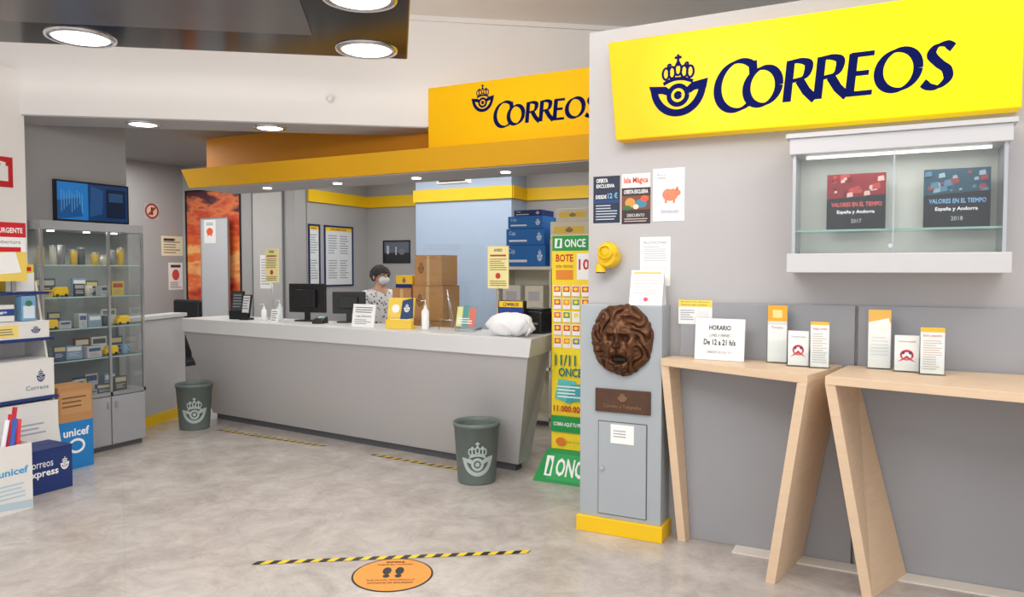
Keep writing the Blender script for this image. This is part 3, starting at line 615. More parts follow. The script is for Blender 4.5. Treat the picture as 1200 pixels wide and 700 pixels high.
def van(loc,rot,g):
    o=mk('toy_van',MB().prism([(-.06,-.03),(.06,-.03),(.06,.03),(-.06,.03)],.012,.05,yelpaint).hexa([(-.05,-.028,.05),(.06,-.028,.05),(.06,.028,.05),(-.05,.028,.05),(-.03,-.024,.08),(.055,-.024,.08),(.055,.024,.08),(-.03,.024,.08)],yelpaint),org=loc,rot=rot,local=True,label='small yellow toy delivery van on glass shelf',cat='toy van',group=g,bev=.004)
    for xx in (-.035,.038):
        for yy in (-.032,.024): mk('wheel',MB().cyl((xx,yy,.013),.013,.008,blackp,axis='y',n=16),parent=o)
    return o
def tin(loc,col,lab,g,r=.03,h=.1):
    o=mk('canister',MB().rev((0,0,0),[(.001,0),(r,0),(r,h),(r*.97,h+.004),(.001,h+.004)],P(col),20),org=loc,local=True,label=lab,cat='canister',group=g)
    mk('lid',MB().cyl((0,0,h+.004),r*1.04,.014,metal,n=20),parent=o);return o
cols=[((60,82,115),(200,185,125),'blue'),((205,180,90),(170,85,70),'yellow'),((215,212,206),(90,90,98),'white'),((70,72,78),(170,170,170),'dark grey'),((130,72,68),(220,212,196),'red'),((196,192,180),(105,125,115),'cream'),((130,155,178),(225,225,225),'light blue'),((190,190,194),(70,90,125),'pale grey'),((98,92,86),(190,180,160),'brown grey')]
tins=[((226,190,90),'amber'),((214,210,200),'white'),((150,150,152),'grey'),((226,190,90),'amber'),((110,112,118),'dark grey')]
gname=['bottom','lower','middle','upper','top']
for si,zz in enumerate(SH):
    yy=3.56;k=0
    g='goods on %s cabinet shelf'%gname[si]
    while yy<4.30:
        t=random.random();xb=-6.0-random.random()*.05
        c=random.choice(cols)
        if si==4:
            tt=tins[k%5];tin((xb,yy,zz),tt[0],'small %s canister on glass shelf'%tt[1],g,.024+.006*random.random(),.07+.08*random.random());stp=.085
        elif t<.38: w=.07+.07*random.random();mini_book((xb,yy+.02,zz),math.radians(90+random.uniform(-16,16)),w,.08+.09*random.random(),c[0],c[1],'%s gift book standing on glass shelf'%c[2],g=g);stp=w+.03
        elif t<.62: mug((xb,yy,zz),c[0],'%s ceramic mug on glass shelf'%c[2],g);stp=.11
        elif t<.72: van((xb,yy+.03,zz),math.radians(90),g);stp=.16
        else: w=.06+.07*random.random();carton('gift_box','small %s gift box on glass shelf'%c[2],'gift box',(xb,yy+.01,zz),(w,.07,.05+.09*random.random()),math.radians(90),P(c[0]),[('r',.1,.55,.9,.85,c[1]),('l',.15,.1,.85,.45,3,(150,150,150))],group=g,bev=.001);stp=w+.03
        if si<4 and random.random()<.6:
            c=random.choice(cols);mini_book((-6.2,yy+.03,zz),math.radians(90),.10+.04*random.random(),.12+.06*random.random(),c[0],c[1],'%s framed print at back of glass shelf'%c[2],'framed print','framed_print',g)
        yy+=stp;k+=1
sc=mk('wall_screen',MB().box(-6.36,3.86,1.96,-6.32,4.54,2.31,blackp),org=(-6.34,4.19,1.96),label='dark wall screen with blue glowing display above cabinet',cat='screen')
sb=[('r',0,0,1,1,P((20,60,110),.3,.3)),('r',.0,0,.42,1,P((28,105,170),.3,.6)),('p',[(.0,.5),(.3,.6),(.34,.1),(.0,.0)],P((20,75,130),.3,.5)),('p',[(.44,.1),(.62,.2),(.64,.85),(.46,.95)],P((34,80,130),.3,.4)),('r',.68,.1,.97,.9,P((18,38,68),.3,.1)),('r',.72,.55,.93,.8,P((40,80,120),.3,.3))]
for i in range(9): sb.append(('r',.05+i*.035,.2+.07*(i%4),.06+i*.035,.8-.05*(i%3),P((80,145,190),.3,.5)))
am=MB();art(am,plane_map((-6.32,3.875,1.975),(0,.65,0),(0,0,.32)),sb);mk('screen_image',am,parent=sc,recalc=False)
sheet('extinguisher_sign','red square fire extinguisher sign on white wall','safety sign',(-6.0165,3.12,2.17),(0,.235,0),(0,0,.23),[('r',.55,.2,.85,.7,WHT),('r',.62,.7,.78,.82,WHT),('p',[(.3,.3),(.5,.2),(.5,.5),(.38,.75)],WHT),('r',.45,.78,.7,.84,WHT)],basec=(205,25,35),th=.004)
# ================================================================ OFFICE WALL ITEMS
sheet('wall_poster','large sunset photo poster with orange clouds on wall','poster',(-8.42,6.897,.75),(.98,0,0),(0,0,1.82),[],basec=sunset_mat(),frame=(.02,blackp))
sheet('glass_door_leaf','pale frosted glass door leaf partly covering poster','door',(-8.03,6.80,.1),(.48,0,0),(0,0,2.10),[],basec=M('frosted_leaf',(200,202,206),.3,var=.05,scale=1.2),th=.02,frame=(.008,metal))
sheet('paper_notice','white notice with orange print on glass door','notice',(-7.98,6.799,1.88),(.21,0,0),(0,0,.30),[('e',.5,.5,.28,.16,(235,105,60)),('r',.3,.3,.4,.4,(235,105,60)),('r',.6,.3,.7,.4,(235,105,60)),('l',.2,.75,.8,.9,2,GRY)])
sheet('wall_panel','tall grey framed panel beside glass door','panel',(-7.2,6.88,.2),(.5,0,0),(0,0,2.3),[],basec=M('panel_mid',(192,190,188),.5),th=.018,frame=(.012,greyp))
sheet('prohibition_sticker','round red and black prohibition sticker on grey wall','safety sign',(-8.4985,6.33,2.19),(0,.2,0),(0,0,.2),[('e',.5,.5,.5,.5,(150,50,40)),('e',.5,.5,.38,.38,(225,190,170)),('r',.42,.25,.58,.75,(60,40,40)),('p',[(.2,.3),(.3,.2),(.8,.7),(.7,.8)],(150,50,40))],basec=(185,183,182))
sheet('paper_notice','small cream notice on grey office wall','notice',(-8.4985,6.56,1.72),(0,.33,0),(0,0,.26),[('l',.1,.1,.9,.9,6,(140,135,110)),('r',.1,.75,.6,.88,(60,60,60))],basec=(238,232,200))
sheet('paper_notice','small white notice with red print on office wall','notice',(-8.4985,6.66,1.27),(0,.22,0),(0,0,.36),[('e',.5,.55,.25,.2,(205,80,70)),('l',.1,.05,.9,.3,4,GRY),('r',.15,.82,.85,.92,(60,60,60))])
sheet('paper_notice','white typed sheet pinned on office wall panel','notice',(-7.08,6.879,1.3),(.2,0,0),(0,0,.42),[('l',.1,.1,.9,.9,10,(170,170,175))])
def board(y0,y1,n,lab):
    it=[('r',.0,.93,1,1,(250,205,30)),('b','INFORMACIÓN',.2,.945,.8,.985,NAVY)]
    for i in range(n):
        for j in range(2):
            u0=.08+i*(.86/n);it+=[('r',u0,.08+j*.43,u0+.86/n-.05,.46+j*.43,(225,228,230)),('l',u0+.03,.1+j*.43,u0+.86/n-.08,.44+j*.43,8,(150,155,165))]
    sheet('notice_board',lab,'notice board',(-6.4965,y0,1.34),(0,y1-y0,0),(0,0,.75),it,basec=(225,228,232),th=.004,frame=(.02,M('navy_frame',(20,40,85),.4)))
board(7.13,7.30,1,'narrow notice board with yellow header on grey wall')
board(7.42,7.95,2,'navy framed notice board with typed sheets on wall')
sheet('framed_photo','small dark landscape photo in black frame','picture',(-6.22,8.299,1.64),(.42,0,0),(0,0,.28),[('r',0,0,1,.45,(35,40,45)),('r',.1,.4,.2,.8,(190,190,190)),('r',.45,.35,.5,.75,(200,200,200)),('e',.7,.5,.12,.15,(120,120,125))],basec=(95,105,120),frame=(.015,blackp))
hv=mk('ceiling_monitor',MB().box(-.2,-.04,-.07,.2,.04,.07,whitep),org=(-4.3,7.0,2.55),local=True,label='small white ticket display hanging from ceiling',cat='display',bev=.005)
am=MB();art(am,plane_map((-.2,-.04,-.07),(.4,0,0),(0,0,.14)),[('r',.08,.15,.92,.85,(60,62,66)),('r',.15,.3,.5,.7,(180,190,190)),('r',.6,.3,.8,.7,(180,190,190))]);mk('screen_image',am,parent=hv,recalc=False)
mk('hanger_rod',MB().tube([(0,0,.07),(0,0,.35)],.01,metal),parent=hv)
oc=mk('office_chair',None,org=(-7.3,5.75,0),local=True,label='black office chair behind grey half wall',cat='chair')
mk('seat',MB().box(-.23,-.23,.44,.23,.23,.52,blackp),parent=oc,bev=.03)
mk('backrest',MB().box(-.22,.19,.62,.22,.25,1.19,blackp),parent=oc,bev=.025)
mk('back_support',MB().box(-.03,.2,.46,.03,.24,.7,blackp),parent=oc)
mk('gas_column',MB().cyl((0,0,.08),.03,.37,chrome),parent=oc)
for i in range(5):
    t=i*math.tau/5;c_=(math.cos(t),math.sin(t));mk('foot',MB().tube([(0,0,.1),(c_[0]*.28,c_[1]*.28,.06)],.018,blackp).ell((c_[0]*.28,c_[1]*.28,.028),(.028,.028,.028),blackp,12,8),parent=oc)
su=mk('storage_unit',None,org=(-2.95,6.8,0),label='pale storage shelf unit behind counter',cat='shelf unit')
cream=M('cream_laminate',(232,228,212),.5)
for zz in (.05,.55,1.05,1.54): mk('shelf',MB().box(-3.54,6.6,zz,-2.36,7.0,zz+.03,cream),parent=su)
for xx in (-3.56,-2.97,-2.36): mk('side_panel',MB().box(xx,6.6,0,xx+.02,7.0,1.57 if xx!=-2.97 else 1.53,cream),parent=su)
mk('back_panel',MB().box(-3.54,6.985,.05,-2.36,7.0,1.57,cream),parent=su)
wl=P((225,235,245))
bi=[('t','Caja',.08,.55,.25,.85,wl),('horn',.8,.25,.93,.8,wl),('r',.08,.2,.55,.32,wl)]
zz=1.572
for i,(h,w) in enumerate(((.21,.44),(.16,.42),(.12,.38))):
    carton('storage_box',['large blue shipping box at bottom of stack','medium blue shipping box in stack','flat blue shipping box on top of stack'][i],'box',(-3.24,6.78,zz),(w,.33,h),0,bluebox,bi,group='blue shipping boxes on storage unit');zz+=h+.003
carton('storage_box','flat dark blue shipping box on storage unit','box',(-3.22,6.78,zz),(.30,.3,.06),0,navybox,bi,group='blue shipping boxes on storage unit')
ym=[('r',.1,.3,.9,.7,(250,215,90)),('horn',.4,.35,.6,.68,P(NAVY))]
carton('storage_box','white shipping box on storage unit','box',(-2.76,6.78,1.572),(.42,.33,.27),0,whitecard,ym)
carton('storage_box','cream shipping box stacked with yellow label','box',(-2.77,6.78,1.845),(.40,.32,.16),0,cream,ym)
carton('storage_box','flat cream box on top of stack','box',(-2.74,6.78,2.008),(.34,.3,.12),0,cream,ym)
for i,xx in enumerate((-3.4,-3.15,-2.8,-2.55)):
    for zz in (.58,1.08): carton('archive_box','pale archive box on storage unit shelf','box',(xx,6.78,zz+.002),(.2,.3,.3),0,[whitecard,cream,bluebox,whitecard][i],[('r',.2,.5,.8,.8,(200,200,210))],group='archive boxes on storage unit shelves')
zz=.752
for i,(w,h,d) in enumerate(((.33,.34,.28),(.32,.30,.26),(.28,.26,.26))):
    carton('cardboard_box','brown cardboard parcel stacked on staff desk','box',(-3.60,5.56,zz),(w,d,h),-.1+.05*i,card,[('r',.45,0,.55,1,(206,170,122)),('horn',.12,.4,.36,.8,P((120,85,50)))],flaps=True,group='cardboard parcels on staff desk');zz+=h+.006
carton('cardboard_box','tall brown cardboard parcel on staff desk','box',(-3.92,5.60,.752),(.2,.24,.62),.02,card,[('r',.42,0,.58,1,(206,170,122))],flaps=True,group='cardboard parcels on staff desk')
carton('cardboard_box','small yellow and blue packing box on parcel','box',(-3.92,5.60,1.378),(.18,.16,.11),.02,P((235,190,40)),[('r',0,0,1,.3,NAVY),('horn',.4,.4,.6,.9,P(NAVY))])
# ================================================================ COUNTER OBJECTS
Z=1.0605
def notice_stand(x,y,zb,zt,w,lab):
    o=mk('notice_stand',None,org=(x,y,Z),local=True,label=lab,cat='notice stand')
    mk('base',MB().cyl((0,0,0),.05,.008,metal),parent=o)
    mk('pole',MB().tube([(0,0,.008),(0,0,zb-Z+.02)],.005,metal),parent=o)
    h=zt-zb;b=mk('sign_board',MB().box(-w/2,-.004,zb-Z,w/2,.004,zt-Z,P((245,232,165))),parent=o)
    am=MB();art(am,plane_map((-w/2,-.004,zb-Z),(w,0,0),(0,0,h)),[('b','AVISO',.3,.87,.7,.94,BLK),('r',.12,.76,.88,.8,(180,60,40)),('l',.1,.42,.9,.72,6,(150,140,95)),('e',.5,.3,.12,.07,(200,60,50)),('l',.1,.05,.9,.2,3,(150,140,95))]);mk('printed_text',am,parent=b,recalc=False)
notice_stand(-5.36,5.36,1.415,1.745,.17,'pale yellow notice on thin metal stand on counter')
notice_stand(-2.74,5.12,1.395,1.725,.185,'pale yellow notice held on metal stand near counter end')
def monitor(x,y,rot,w,h,lab):
    o=mk('computer_monitor',None,org=(x,y,Z),rot=rot,local=True,label=lab,cat='monitor')
    mk('stand_base',MB().box(-.1,-.07,0,.1,.07,.012,blackp),parent=o,bev=.004)
    mk('stand_neck',MB().box(-.025,-.012,.012,.025,.012,.16,blackp),parent=o)
    mk('screen_housing',MB().box(-w/2,-.01,.08,w/2,.02,.08+h,blackp).box(-w*.28,-.045,.13,w*.28,-.01,.08+h*.8,blackp),parent=o,bev=.006)
monitor(-4.86,5.30,.12,.40,.27,'black computer monitor seen from behind on counter')
monitor(-4.40,5.34,.5,.30,.2,'small black computer monitor beside paper signs')
kb=mk('card_terminal',MB().hexa([(-.05,-.07,0),(.05,-.07,0),(.05,.07,0),(-.05,.07,0),(-.045,-.065,.03),(.045,-.065,.03),(.045,.065,.06),(-.045,.065,.06)],blackp),org=(-4.55,5.12,Z),rot=.3,local=True,label='black card payment terminal lying on counter',cat='payment terminal',bev=.005)
mk('screen',MB().hexa([(-.03,.0,.046),(.03,0,.046),(.03,.05,.058),(-.03,.05,.058),(-.03,0,.048),(.03,0,.048),(.03,.05,.06),(-.03,.05,.06)],P((150,190,180))),parent=kb)
def bottle(x,y,col,lab,h=.17,r=.028):
    o=mk('sanitizer_bottle',MB().rev((0,0,0),[(.001,0),(r,0),(r*1.03,.01),(r*1.03,h*.7),(r*.45,h*.82),(r*.45,h*.88),(.001,h*.88)],P(col),20),org=(x,y,Z),local=True,label=lab,cat='bottle')
    mk('pump',MB().cyl((0,0,h*.88),.012,.012,whitep,n=12).tube([(0,0,h*.9),(0,0,h*1.12),(-.035,-.01,h*1.1)],.005,whitep),parent=o);return o
bottle(-3.33,4.98,(240,240,238),'white pump bottle of hand sanitizer on counter',.21,.03)
bottle(-5.13,5.22,(225,235,240),'small clear pump bottle on counter')
bottle(-5.25,5.14,(240,240,240),'small white pump bottle on counter',.14,.025)
def lh(x,y,w,h,rot,body,items,lab,name='leaflet_display',cat='leaflet display'):
    o=mk(name,MB().box(-w/2,-.04,0,w/2,.05,.02,body).hexa([(-w/2,-.02,.02),(w/2,-.02,.02),(w/2,-.005,.02),(-w/2,-.005,.02),(-w/2,.02,h),(w/2,.02,h),(w/2,.035,h),(-w/2,.035,h)],body).box(-w/2,-.04,.02,w/2,-.036,h*.3,body),org=(x,y,Z),rot=rot,local=True,label=lab,cat=cat,bev=.001)
    am=MB();art(am,plane_map((-w/2,-.022,.02),(w,0,0),(0,.04,h-.02)),items);mk('printed_design',am,parent=o,recalc=False)
    return o
lh(-5.66,5.20,.13,.27,.25,blackp,[('r',.1,.25,.9,.95,(60,62,68)),('l',.15,.35,.85,.9,5,(140,145,150))],'black leaflet display holding cards on counter')
lh(-5.50,5.16,.1,.24,.1,blackp,[('r',.1,.2,.9,.95,(215,215,215)),('l',.15,.35,.85,.9,5,(120,120,125))],'black framed price list on counter')
lh(-3.57,4.98,.24,.25,.1,P((238,200,70)),[('r',.0,.3,.5,1,(240,208,90)),('p',[(.5,.2),(1,.3),(.95,1),(.55,.9)],(45,70,110)),('e',.3,.62,.15,.15,WHT),('r',.1,.1,.9,.25,WHT),('horn',.62,.5,.85,.8,P(WHT))],'yellow and blue leaflet display on counter')
lh(-2.95,4.98,.17,.2,.0,ACRYL,[('r',0,.1,.3,.95,(220,225,150)),('r',.33,.15,.62,.98,(90,155,145)),('r',.66,.1,1,.9,(215,120,100)),('l',.05,.2,.95,.5,3,WHT)],'clear holder with colourful leaflets on counter')
sheet('counter_sign','white typed sign standing on counter','sign',(-4.08,4.98,Z),(.25,-.02,0),(0,.03,.19),[('l',.12,.6,.88,.9,3,GRY),('b','CAJA ATENCIÓN',.15,.4,.85,.52,GRY),('l',.12,.1,.88,.35,3,(150,150,155))],th=.004)
sheet('counter_sign','small white typed card at counter','sign',(-5.05,5.02,Z),(.1,-.01,0),(0,.02,.12),[('l',.12,.1,.88,.9,5,GRY)],th=.003)
es=mk('wire_easel',None,org=(-3.15,5.02,Z),local=True,label='thin triangular metal wire easel on counter',cat='easel')
mk('wire_frame',MB().tube([(-.08,0,0),(0,0,.32),(.08,0,0)],.003,chrome,6).tube([(0,0,.32),(0,.08,0)],.003,chrome,6).tube([(-.06,0,.08),(.06,0,.08)],.003,chrome,6),parent=es)
pp=mk('price_display',None,org=(-2.54,4.97,Z),local=True,label='small customer display with yellow and blue header',cat='display')
mk('base',MB().cyl((0,0,0),.05,.012,blackp),parent=pp);mk('pole',MB().tube([(0,0,.012),(0,0,.16)],.01,blackp),parent=pp)
sb=mk('display_head',MB().box(-.11,-.025,.14,.11,.025,.25,blackp),parent=pp,bev=.006)
am=MB();art(am,plane_map((-.11,-.025,.14),(.22,0,0),(0,0,.11)),[('r',.05,.55,.95,.95,(245,200,40)),('r',.05,.1,.95,.5,(25,60,150)),('brand',.2,.62,.8,.88,navyink)]);mk('printed_design',am,parent=sb,recalc=False)
pr=mk('label_printer',MB().box(-.10,-.08,0,.10,.1,.17,blackp),org=(-2.41,5.10,Z),rot=-.1,local=True,label='black label printer at counter end',cat='printer',bev=.015)
mk('paper_slot',MB().box(-.07,-.085,.07,.07,-.078,.085,greyp),parent=pr);mk('lid',MB().box(-.09,-.06,.168,.09,.09,.19,blackp),parent=pr,bev=.006)
def bag():
    nu,nv=36,18;vs=[];fs=[]
    for j in range(nv+1):
        p=math.pi*j/nv
        for i in range(nu):
            t=2*math.pi*i/nu
            k=1+.10*math.sin(3*t+2*p)+.06*math.sin(7*t-3*p)+.04*math.sin(13*t+5*p)
            z_=.085-.085*math.cos(p);z_+= .018*math.sin(5*t+p*3)*math.sin(p)
            vs.append((.19*k*math.sin(p)*math.cos(t)+.0001*math.cos(t),.10*k*math.sin(p)*math.sin(t)+.0001*math.sin(t),max(0,z_)))
    for j in range(nv):
        for i in range(nu): fs.append((j*nu+i,j*nu+(i+1)%nu,(j+1)*nu+(i+1)%nu,(j+1)*nu+i))
    return MB().add(vs,fs,M('white_plastic_bag',(236,236,238),.35,var=.06,scale=20,bump=.4),True)
bg=mk('plastic_bag',bag(),org=(-2.46,4.79,Z),rot=-.1,local=True,label='crumpled white plastic bag lying on counter',cat='plastic bag')
mk('bag_handle',MB().tube([(.1,0,.1),(.16,-.02,.12),(.18,-.03,.05),(.16,-.04,.01)],.01,MATS['white_plastic_bag']),parent=bg)
asn=mk('acrylic_screen',MB().hexa([CT(2.75,.42,Z),CT(3.35,.42,Z),CT(3.35,.425,Z),CT(2.75,.425,Z),CT(2.75,.42,1.75),CT(3.35,.42,1.75),CT(3.35,.425,1.75),CT(2.75,.425,1.75)],ACRYL),org=CT(3.1,.42,Z),label='clear acrylic protective screen on counter',cat='screen')
for s in (2.8,3.3): p=CT(s,.42,Z);mk('foot',MB().box(p[0]-.01,p[1]-.05,Z,p[0]+.01,p[1]+.05,Z+.02,metal),parent=asn)
# ================================================================ GIFT DISPLAY (near the white wall)
du=mk('cardboard_display_unit',None,org=(-5.75,2.8,0),label='stepped navy display shelving loaded with shipping boxes',cat='display shelving')
for zz,xf in ((1.36,-5.62),(1.02,-5.57),(.59,-5.53),(.22,-5.49)):
    mk('shelf',MB().box(-5.95,2.1,zz,xf,3.37,zz+.02,navybox),parent=du,bev=.002)
mk('back_panel',MB().box(-5.97,2.1,0,-5.95,3.385,1.8,whitecard),parent=du)
for yy in (2.085,3.37):
    mk('side_panel',MB().hexa([(-5.95,yy,0),(-5.49,yy,0),(-5.49,yy+.015,0),(-5.95,yy+.015,0),(-5.95,yy,1.45),(-5.80,yy,1.45),(-5.80,yy+.015,1.45),(-5.95,yy+.015,1.45)],whitecard),parent=du)
r90=math.radians(90)
red=(205,30,45)
hd=sheet('header_sign','red header sign above stacked shipping products','sign',(-5.60,2.45,1.46),(0,.75,0),(0,0,.42),[('r',0,.75,1,1,red),('b','INTERNACIONAL URGENTE',.35,.82,.97,.91,WHT),('t','Tus envíos con cobertura',.35,.64,.95,.70,GRY),('r',.1,.0,1,.5,(240,210,100)),('p',[(.3,.05),(.95,.15),(.9,.5),(.35,.42)],WHT),('r',.6,.5,.95,.58,red)],th=.006)
for yy in (2.5,3.1): mk('support_post',MB().box(-5.625,yy,1.38,-5.607,yy+.03,1.5,metal),parent=hd)
lab1=[('r',.06,.15,.5,.85,(245,220,120)),('horn',.7,.3,.85,.75,P(NAVY)),('l',.12,.25,.44,.7,3,(120,120,120))]
g='white shipping boxes on display shelving'
carton('shipping_box','flat white shipping box with yellow label','box',(-5.74,3.12,1.042),(.44,.32,.12),r90,whitecard,lab1,flaps=True,group=g)
carton('shipping_box','white shipping box with brown inner edge','box',(-5.72,3.12,.612),(.46,.34,.27),r90,whitecard,[('horn',.72,.4,.85,.75,P(NAVY)),('t','Correos',.55,.2,.9,.32,(60,70,110))],flaps=True,group=g)
carton('shipping_box','grey white shipping box on lowest shelf','box',(-5.68,3.14,.242),(.42,.34,.33),r90,whitecard,[('l',.3,.3,.8,.6,3,(170,170,180))],flaps=True,group=g)
carton('shipping_box','white shipping box farther along display shelf','box',(-5.72,2.6,.612),(.4,.34,.27),r90,whitecard,lab1,flaps=True,group=g)
carton('shipping_box','flat white envelope box with yellow corner','box',(-5.74,2.62,1.042),(.44,.32,.1),r90,whitecard,lab1,flaps=True,group=g)
carton('shipping_box','dark blue and white box on upper display shelf','box',(-5.72,3.0,1.17),(.26,.16,.12),r90,whitecard,[('r',0,.35,1,.75,(35,70,140)),('b','Prepago',.2,.45,.8,.65,WHT)],group=g)
carton('shipping_box','small photo printed box on upper display shelf','box',(-5.66,3.22,1.17),(.1,.08,.18),r90,P((120,170,205)),[('r',.1,.1,.9,.6,(215,225,235)),('e',.5,.7,.25,.12,(70,120,90))],group=g)
carton('envelope_pack','pack of yellow and white envelopes on top shelf','envelopes',(-5.76,3.22,1.382),(.2,.08,.2),r90,P((240,205,60)),[('p',[(0,0),(1,0),(1,.7),(0,.5)],WHT),('r',.5,.75,.9,.9,red)])
carton('envelope_pack','pack of red white envelopes on top shelf','envelopes',(-5.76,2.88,1.382),(.24,.08,.22),r90,P((240,240,240)),[('r',0,.6,1,.85,red),('r',0,.85,1,1,(250,205,50))])
carton('brown_display_box','narrow brown charity box standing beside shelving','box',(-5.72,3.54,0),(.27,.24,.64),r90,card,[('r',0,.0,1,.58,(25,125,195)),('b','unicef',.12,.40,.88,.5,WHT),('e',.5,.28,.25,.09,WHT),('e',.5,.28,.18,.06,(25,125,195)),('r',.05,.68,.95,.95,(190,144,96)),('l',.1,.74,.9,.9,3,(120,80,50))],flaps=True)
carton('parcel_box','dark blue shipping box with white lettering on floor','box',(-5.32,3.06,0),(.36,.28,.3),r90,navybox,[('t','Correos',.12,.6,.62,.78,WHT),('b','Express',.12,.34,.72,.56,WHT),('horn',.76,.45,.93,.75,P(WHT))],side=[('r',.2,.3,.8,.6,(60,90,150))],flaps=True)
cb=mk('charity_box',MB().box(-.16,-.13,0,.16,-.125,.43,whitecard).box(-.16,.125,0,.16,.13,.43,whitecard).box(-.16,-.125,0,-.155,.125,.43,whitecard).box(.155,-.125,0,.16,.125,.43,whitecard).box(-.155,-.125,0,.155,.125,.006,whitecard),org=(-5.06,2.66,0),rot=r90,local=True,label='open white charity box holding rolled gift wrap',cat='box')
am=MB();art(am,plane_map((-.16,-.13,0),(.32,0,0),(0,0,.43)),[('b','unicef',.36,.56,.92,.67,(60,160,215)),('e',.24,.62,.07,.05,(60,160,215)),('l',.3,.2,.85,.45,4,(175,205,220)),('p',[(0,.1),(1,.02),(1,.14),(0,.2)],(185,205,215))]);mk('printed_design',am,parent=cb,recalc=False)
for i,(dx,dy,c,ln) in enumerate(((.0,.05,(205,30,40),.6),(.03,.09,(225,60,70),.56),(.06,.02,(40,90,180),.58),(-.04,.08,(190,25,40),.63),(.02,-.03,(235,235,240),.57),(-.03,.0,(60,120,200),.55))):
    mk('wrapping_roll',MB().tube([(0,0,0),((-1)**i*.015,.05+.012*i,ln)],.014,P(c),14),org=(-5.06+dx,2.66+dy,.01),local=True,label='%s rolled gift wrap standing in open box'%['red','pink red','blue','deep red','white','light blue'][i],cat='gift wrap',group='gift wrap rolls in charity box')
# ================================================================ PERSON
def skinned(verts,edges,rad,mat,name,parent,sub=2):
    me=bpy.data.meshes.new(name);me.from_pydata(verts,edges,[]);o=bpy.data.objects.new(name,me);COL.objects.link(o)
    s=o.modifiers.new('skin','SKIN');s.use_smooth_shade=True
    o.modifiers.new('sub','SUBSURF').levels=sub
    for i,r in enumerate(rad): me.skin_vertices[0].data[i].radius=(r,r) if not isinstance(r,tuple) else r
    me.skin_vertices[0].data[0].use_root=True
    bpy.context.view_layer.update()
    dg=bpy.context.evaluated_depsgraph_get();nm=bpy.data.meshes.new_from_object(o.evaluated_get(dg))
    bpy.data.objects.remove(o);bpy.data.meshes.remove(me)
    nm.name=name;nm.materials.clear();nm.materials.append(mat)
    for p in nm.polygons: p.use_smooth=True;p.material_index=0
    n=bpy.data.objects.new(name,nm);COL.objects.link(n)
    if parent is not None: n.parent=parent
    return n
V=[(0,0,.86),(0,.0,1.0),(0,.01,1.16),(0,.01,1.28),(0,-.005,1.36),(0,-.02,1.43),(0,-.02,1.50),(0,-.01,1.545)]
Rr=[(.15,.11),(.13,.1),(.15,.1),(.12,.08),.05,.068,.082,.06]
Ed=[(i,i+1) for i in range(7)]
def addc(pts,rs,root):
    k=root
    for p,r in zip(pts,rs):
        V.append(p);Rr.append(r);Ed.append((k,len(V)-1));k=len(V)-1
    return k
for s in (-1,1):
    h=addc([(s*.17,.01,1.27),(s*.22,-.02,1.02),(s*.19,-.2,.92),(s*.17,-.27,.91)],[.055,.042,.03,.022],3)
    for f,(dx,ln) in enumerate(((-.03,.06),(-.01,.075),(.01,.07),(.03,.058))):
        addc([(s*.17+dx,-.31,.91),(s*.17+dx*1.1,-.31-ln*.5,.905),(s*.17+dx*1.15,-.31-ln,.89)],[.009,.008,.007],h)
    addc([(s*.17-s*.045,-.285,.905),(s*.17-s*.06,-.32,.895)],[.009,.008],h)
    addc([(s*.09,.0,.78),(s*.1,-.01,.46),(s*.1,.02,.1),(s*.1,-.1,.04)],[.09,.058,.04,.035],0)
pe=skinned(V,Ed,Rr,skin,'person',None,1)
pe.location=(-4.69,6.18,0);pe.rotation_euler=(0,0,math.radians(72))
ORG[pe.name]=(0,0,0)
pe['label']='person with short dark hair, patterned white blouse and face mask';pe['category']='person'
blm=bpy.data.materials.new('patterned_blouse');blm.use_nodes=True;nt=blm.node_tree
vz=nt.nodes.new('ShaderNodeTexVoronoi');vz.inputs['Scale'].default_value=28;rp=nt.nodes.new('ShaderNodeValToRGB');rp.color_ramp.elements[0].position=.25;rp.color_ramp.elements[0].color=L3((105,110,120));rp.color_ramp.elements[1].position=.38;rp.color_ramp.elements[1].color=L3((222,222,225))
tcn=nt.nodes.new('ShaderNodeTexCoord');nt.links.new(tcn.outputs['Object'],vz.inputs['Vector']);nt.links.new(vz.outputs['Distance'],rp.inputs[0]);nt.links.new(rp.outputs[0],nt.nodes['Principled BSDF'].inputs['Base Color'])
bv=[(0,0,.84),(0,0,1.0),(0,.01,1.16),(0,.01,1.29),(0,.0,1.335)];br_=[(.17,.13),(.15,.12),(.17,.12),(.14,.1),.065];be=[(0,1),(1,2),(2,3),(3,4)]
for s in (-1,1):
    n=len(bv);bv+=[(s*.17,.01,1.275),(s*.22,-.02,1.03),(s*.2,-.12,.96)];br_+=[.07,.058,.05];be+=[(3,n),(n,n+1),(n+1,n+2)]
bl=skinned(bv,be,br_,blm,'blouse',pe,2)
tv=[(0,0,.86)];tr=[(.165,.125)];te=[]
for s in (-1,1):
    n=len(tv);tv+=[(s*.09,0,.76),(s*.1,-.01,.46),(s*.1,.02,.13)];tr+=[.1,.072,.06];te+=[(0,n),(n,n+1),(n+1,n+2)]
skinned(tv,te,tr,M('dark_trousers',(40,42,52),.8),'trousers',pe,2)
hm=MB();nu,nv=40,24;vs=[];fs_=[]
for j in range(nv+1):
    p=math.pi*j/nv*.72
    for i in range(nu):
        t=2*math.pi*i/nu
        k=1+.05*math.sin(6*t+4*p)+.04*math.sin(11*t-7*p)
        front=max(0,-math.sin(t))
        pp_=p*(1-.42*front)
        vs.append((.097*k*math.sin(pp_)*math.cos(t),-.012+.108*k*math.sin(pp_)*math.sin(t)+.01,1.487+.098*k*math.cos(pp_)))
for j in range(nv):
    for i in range(nu): fs_.append((j*nu+i,j*nu+(i+1)%nu,(j+1)*nu+(i+1)%nu,(j+1)*nu+i))
hm.add(vs,fs_,hairm,True);mk('hair',hm,parent=pe,recalc=False)
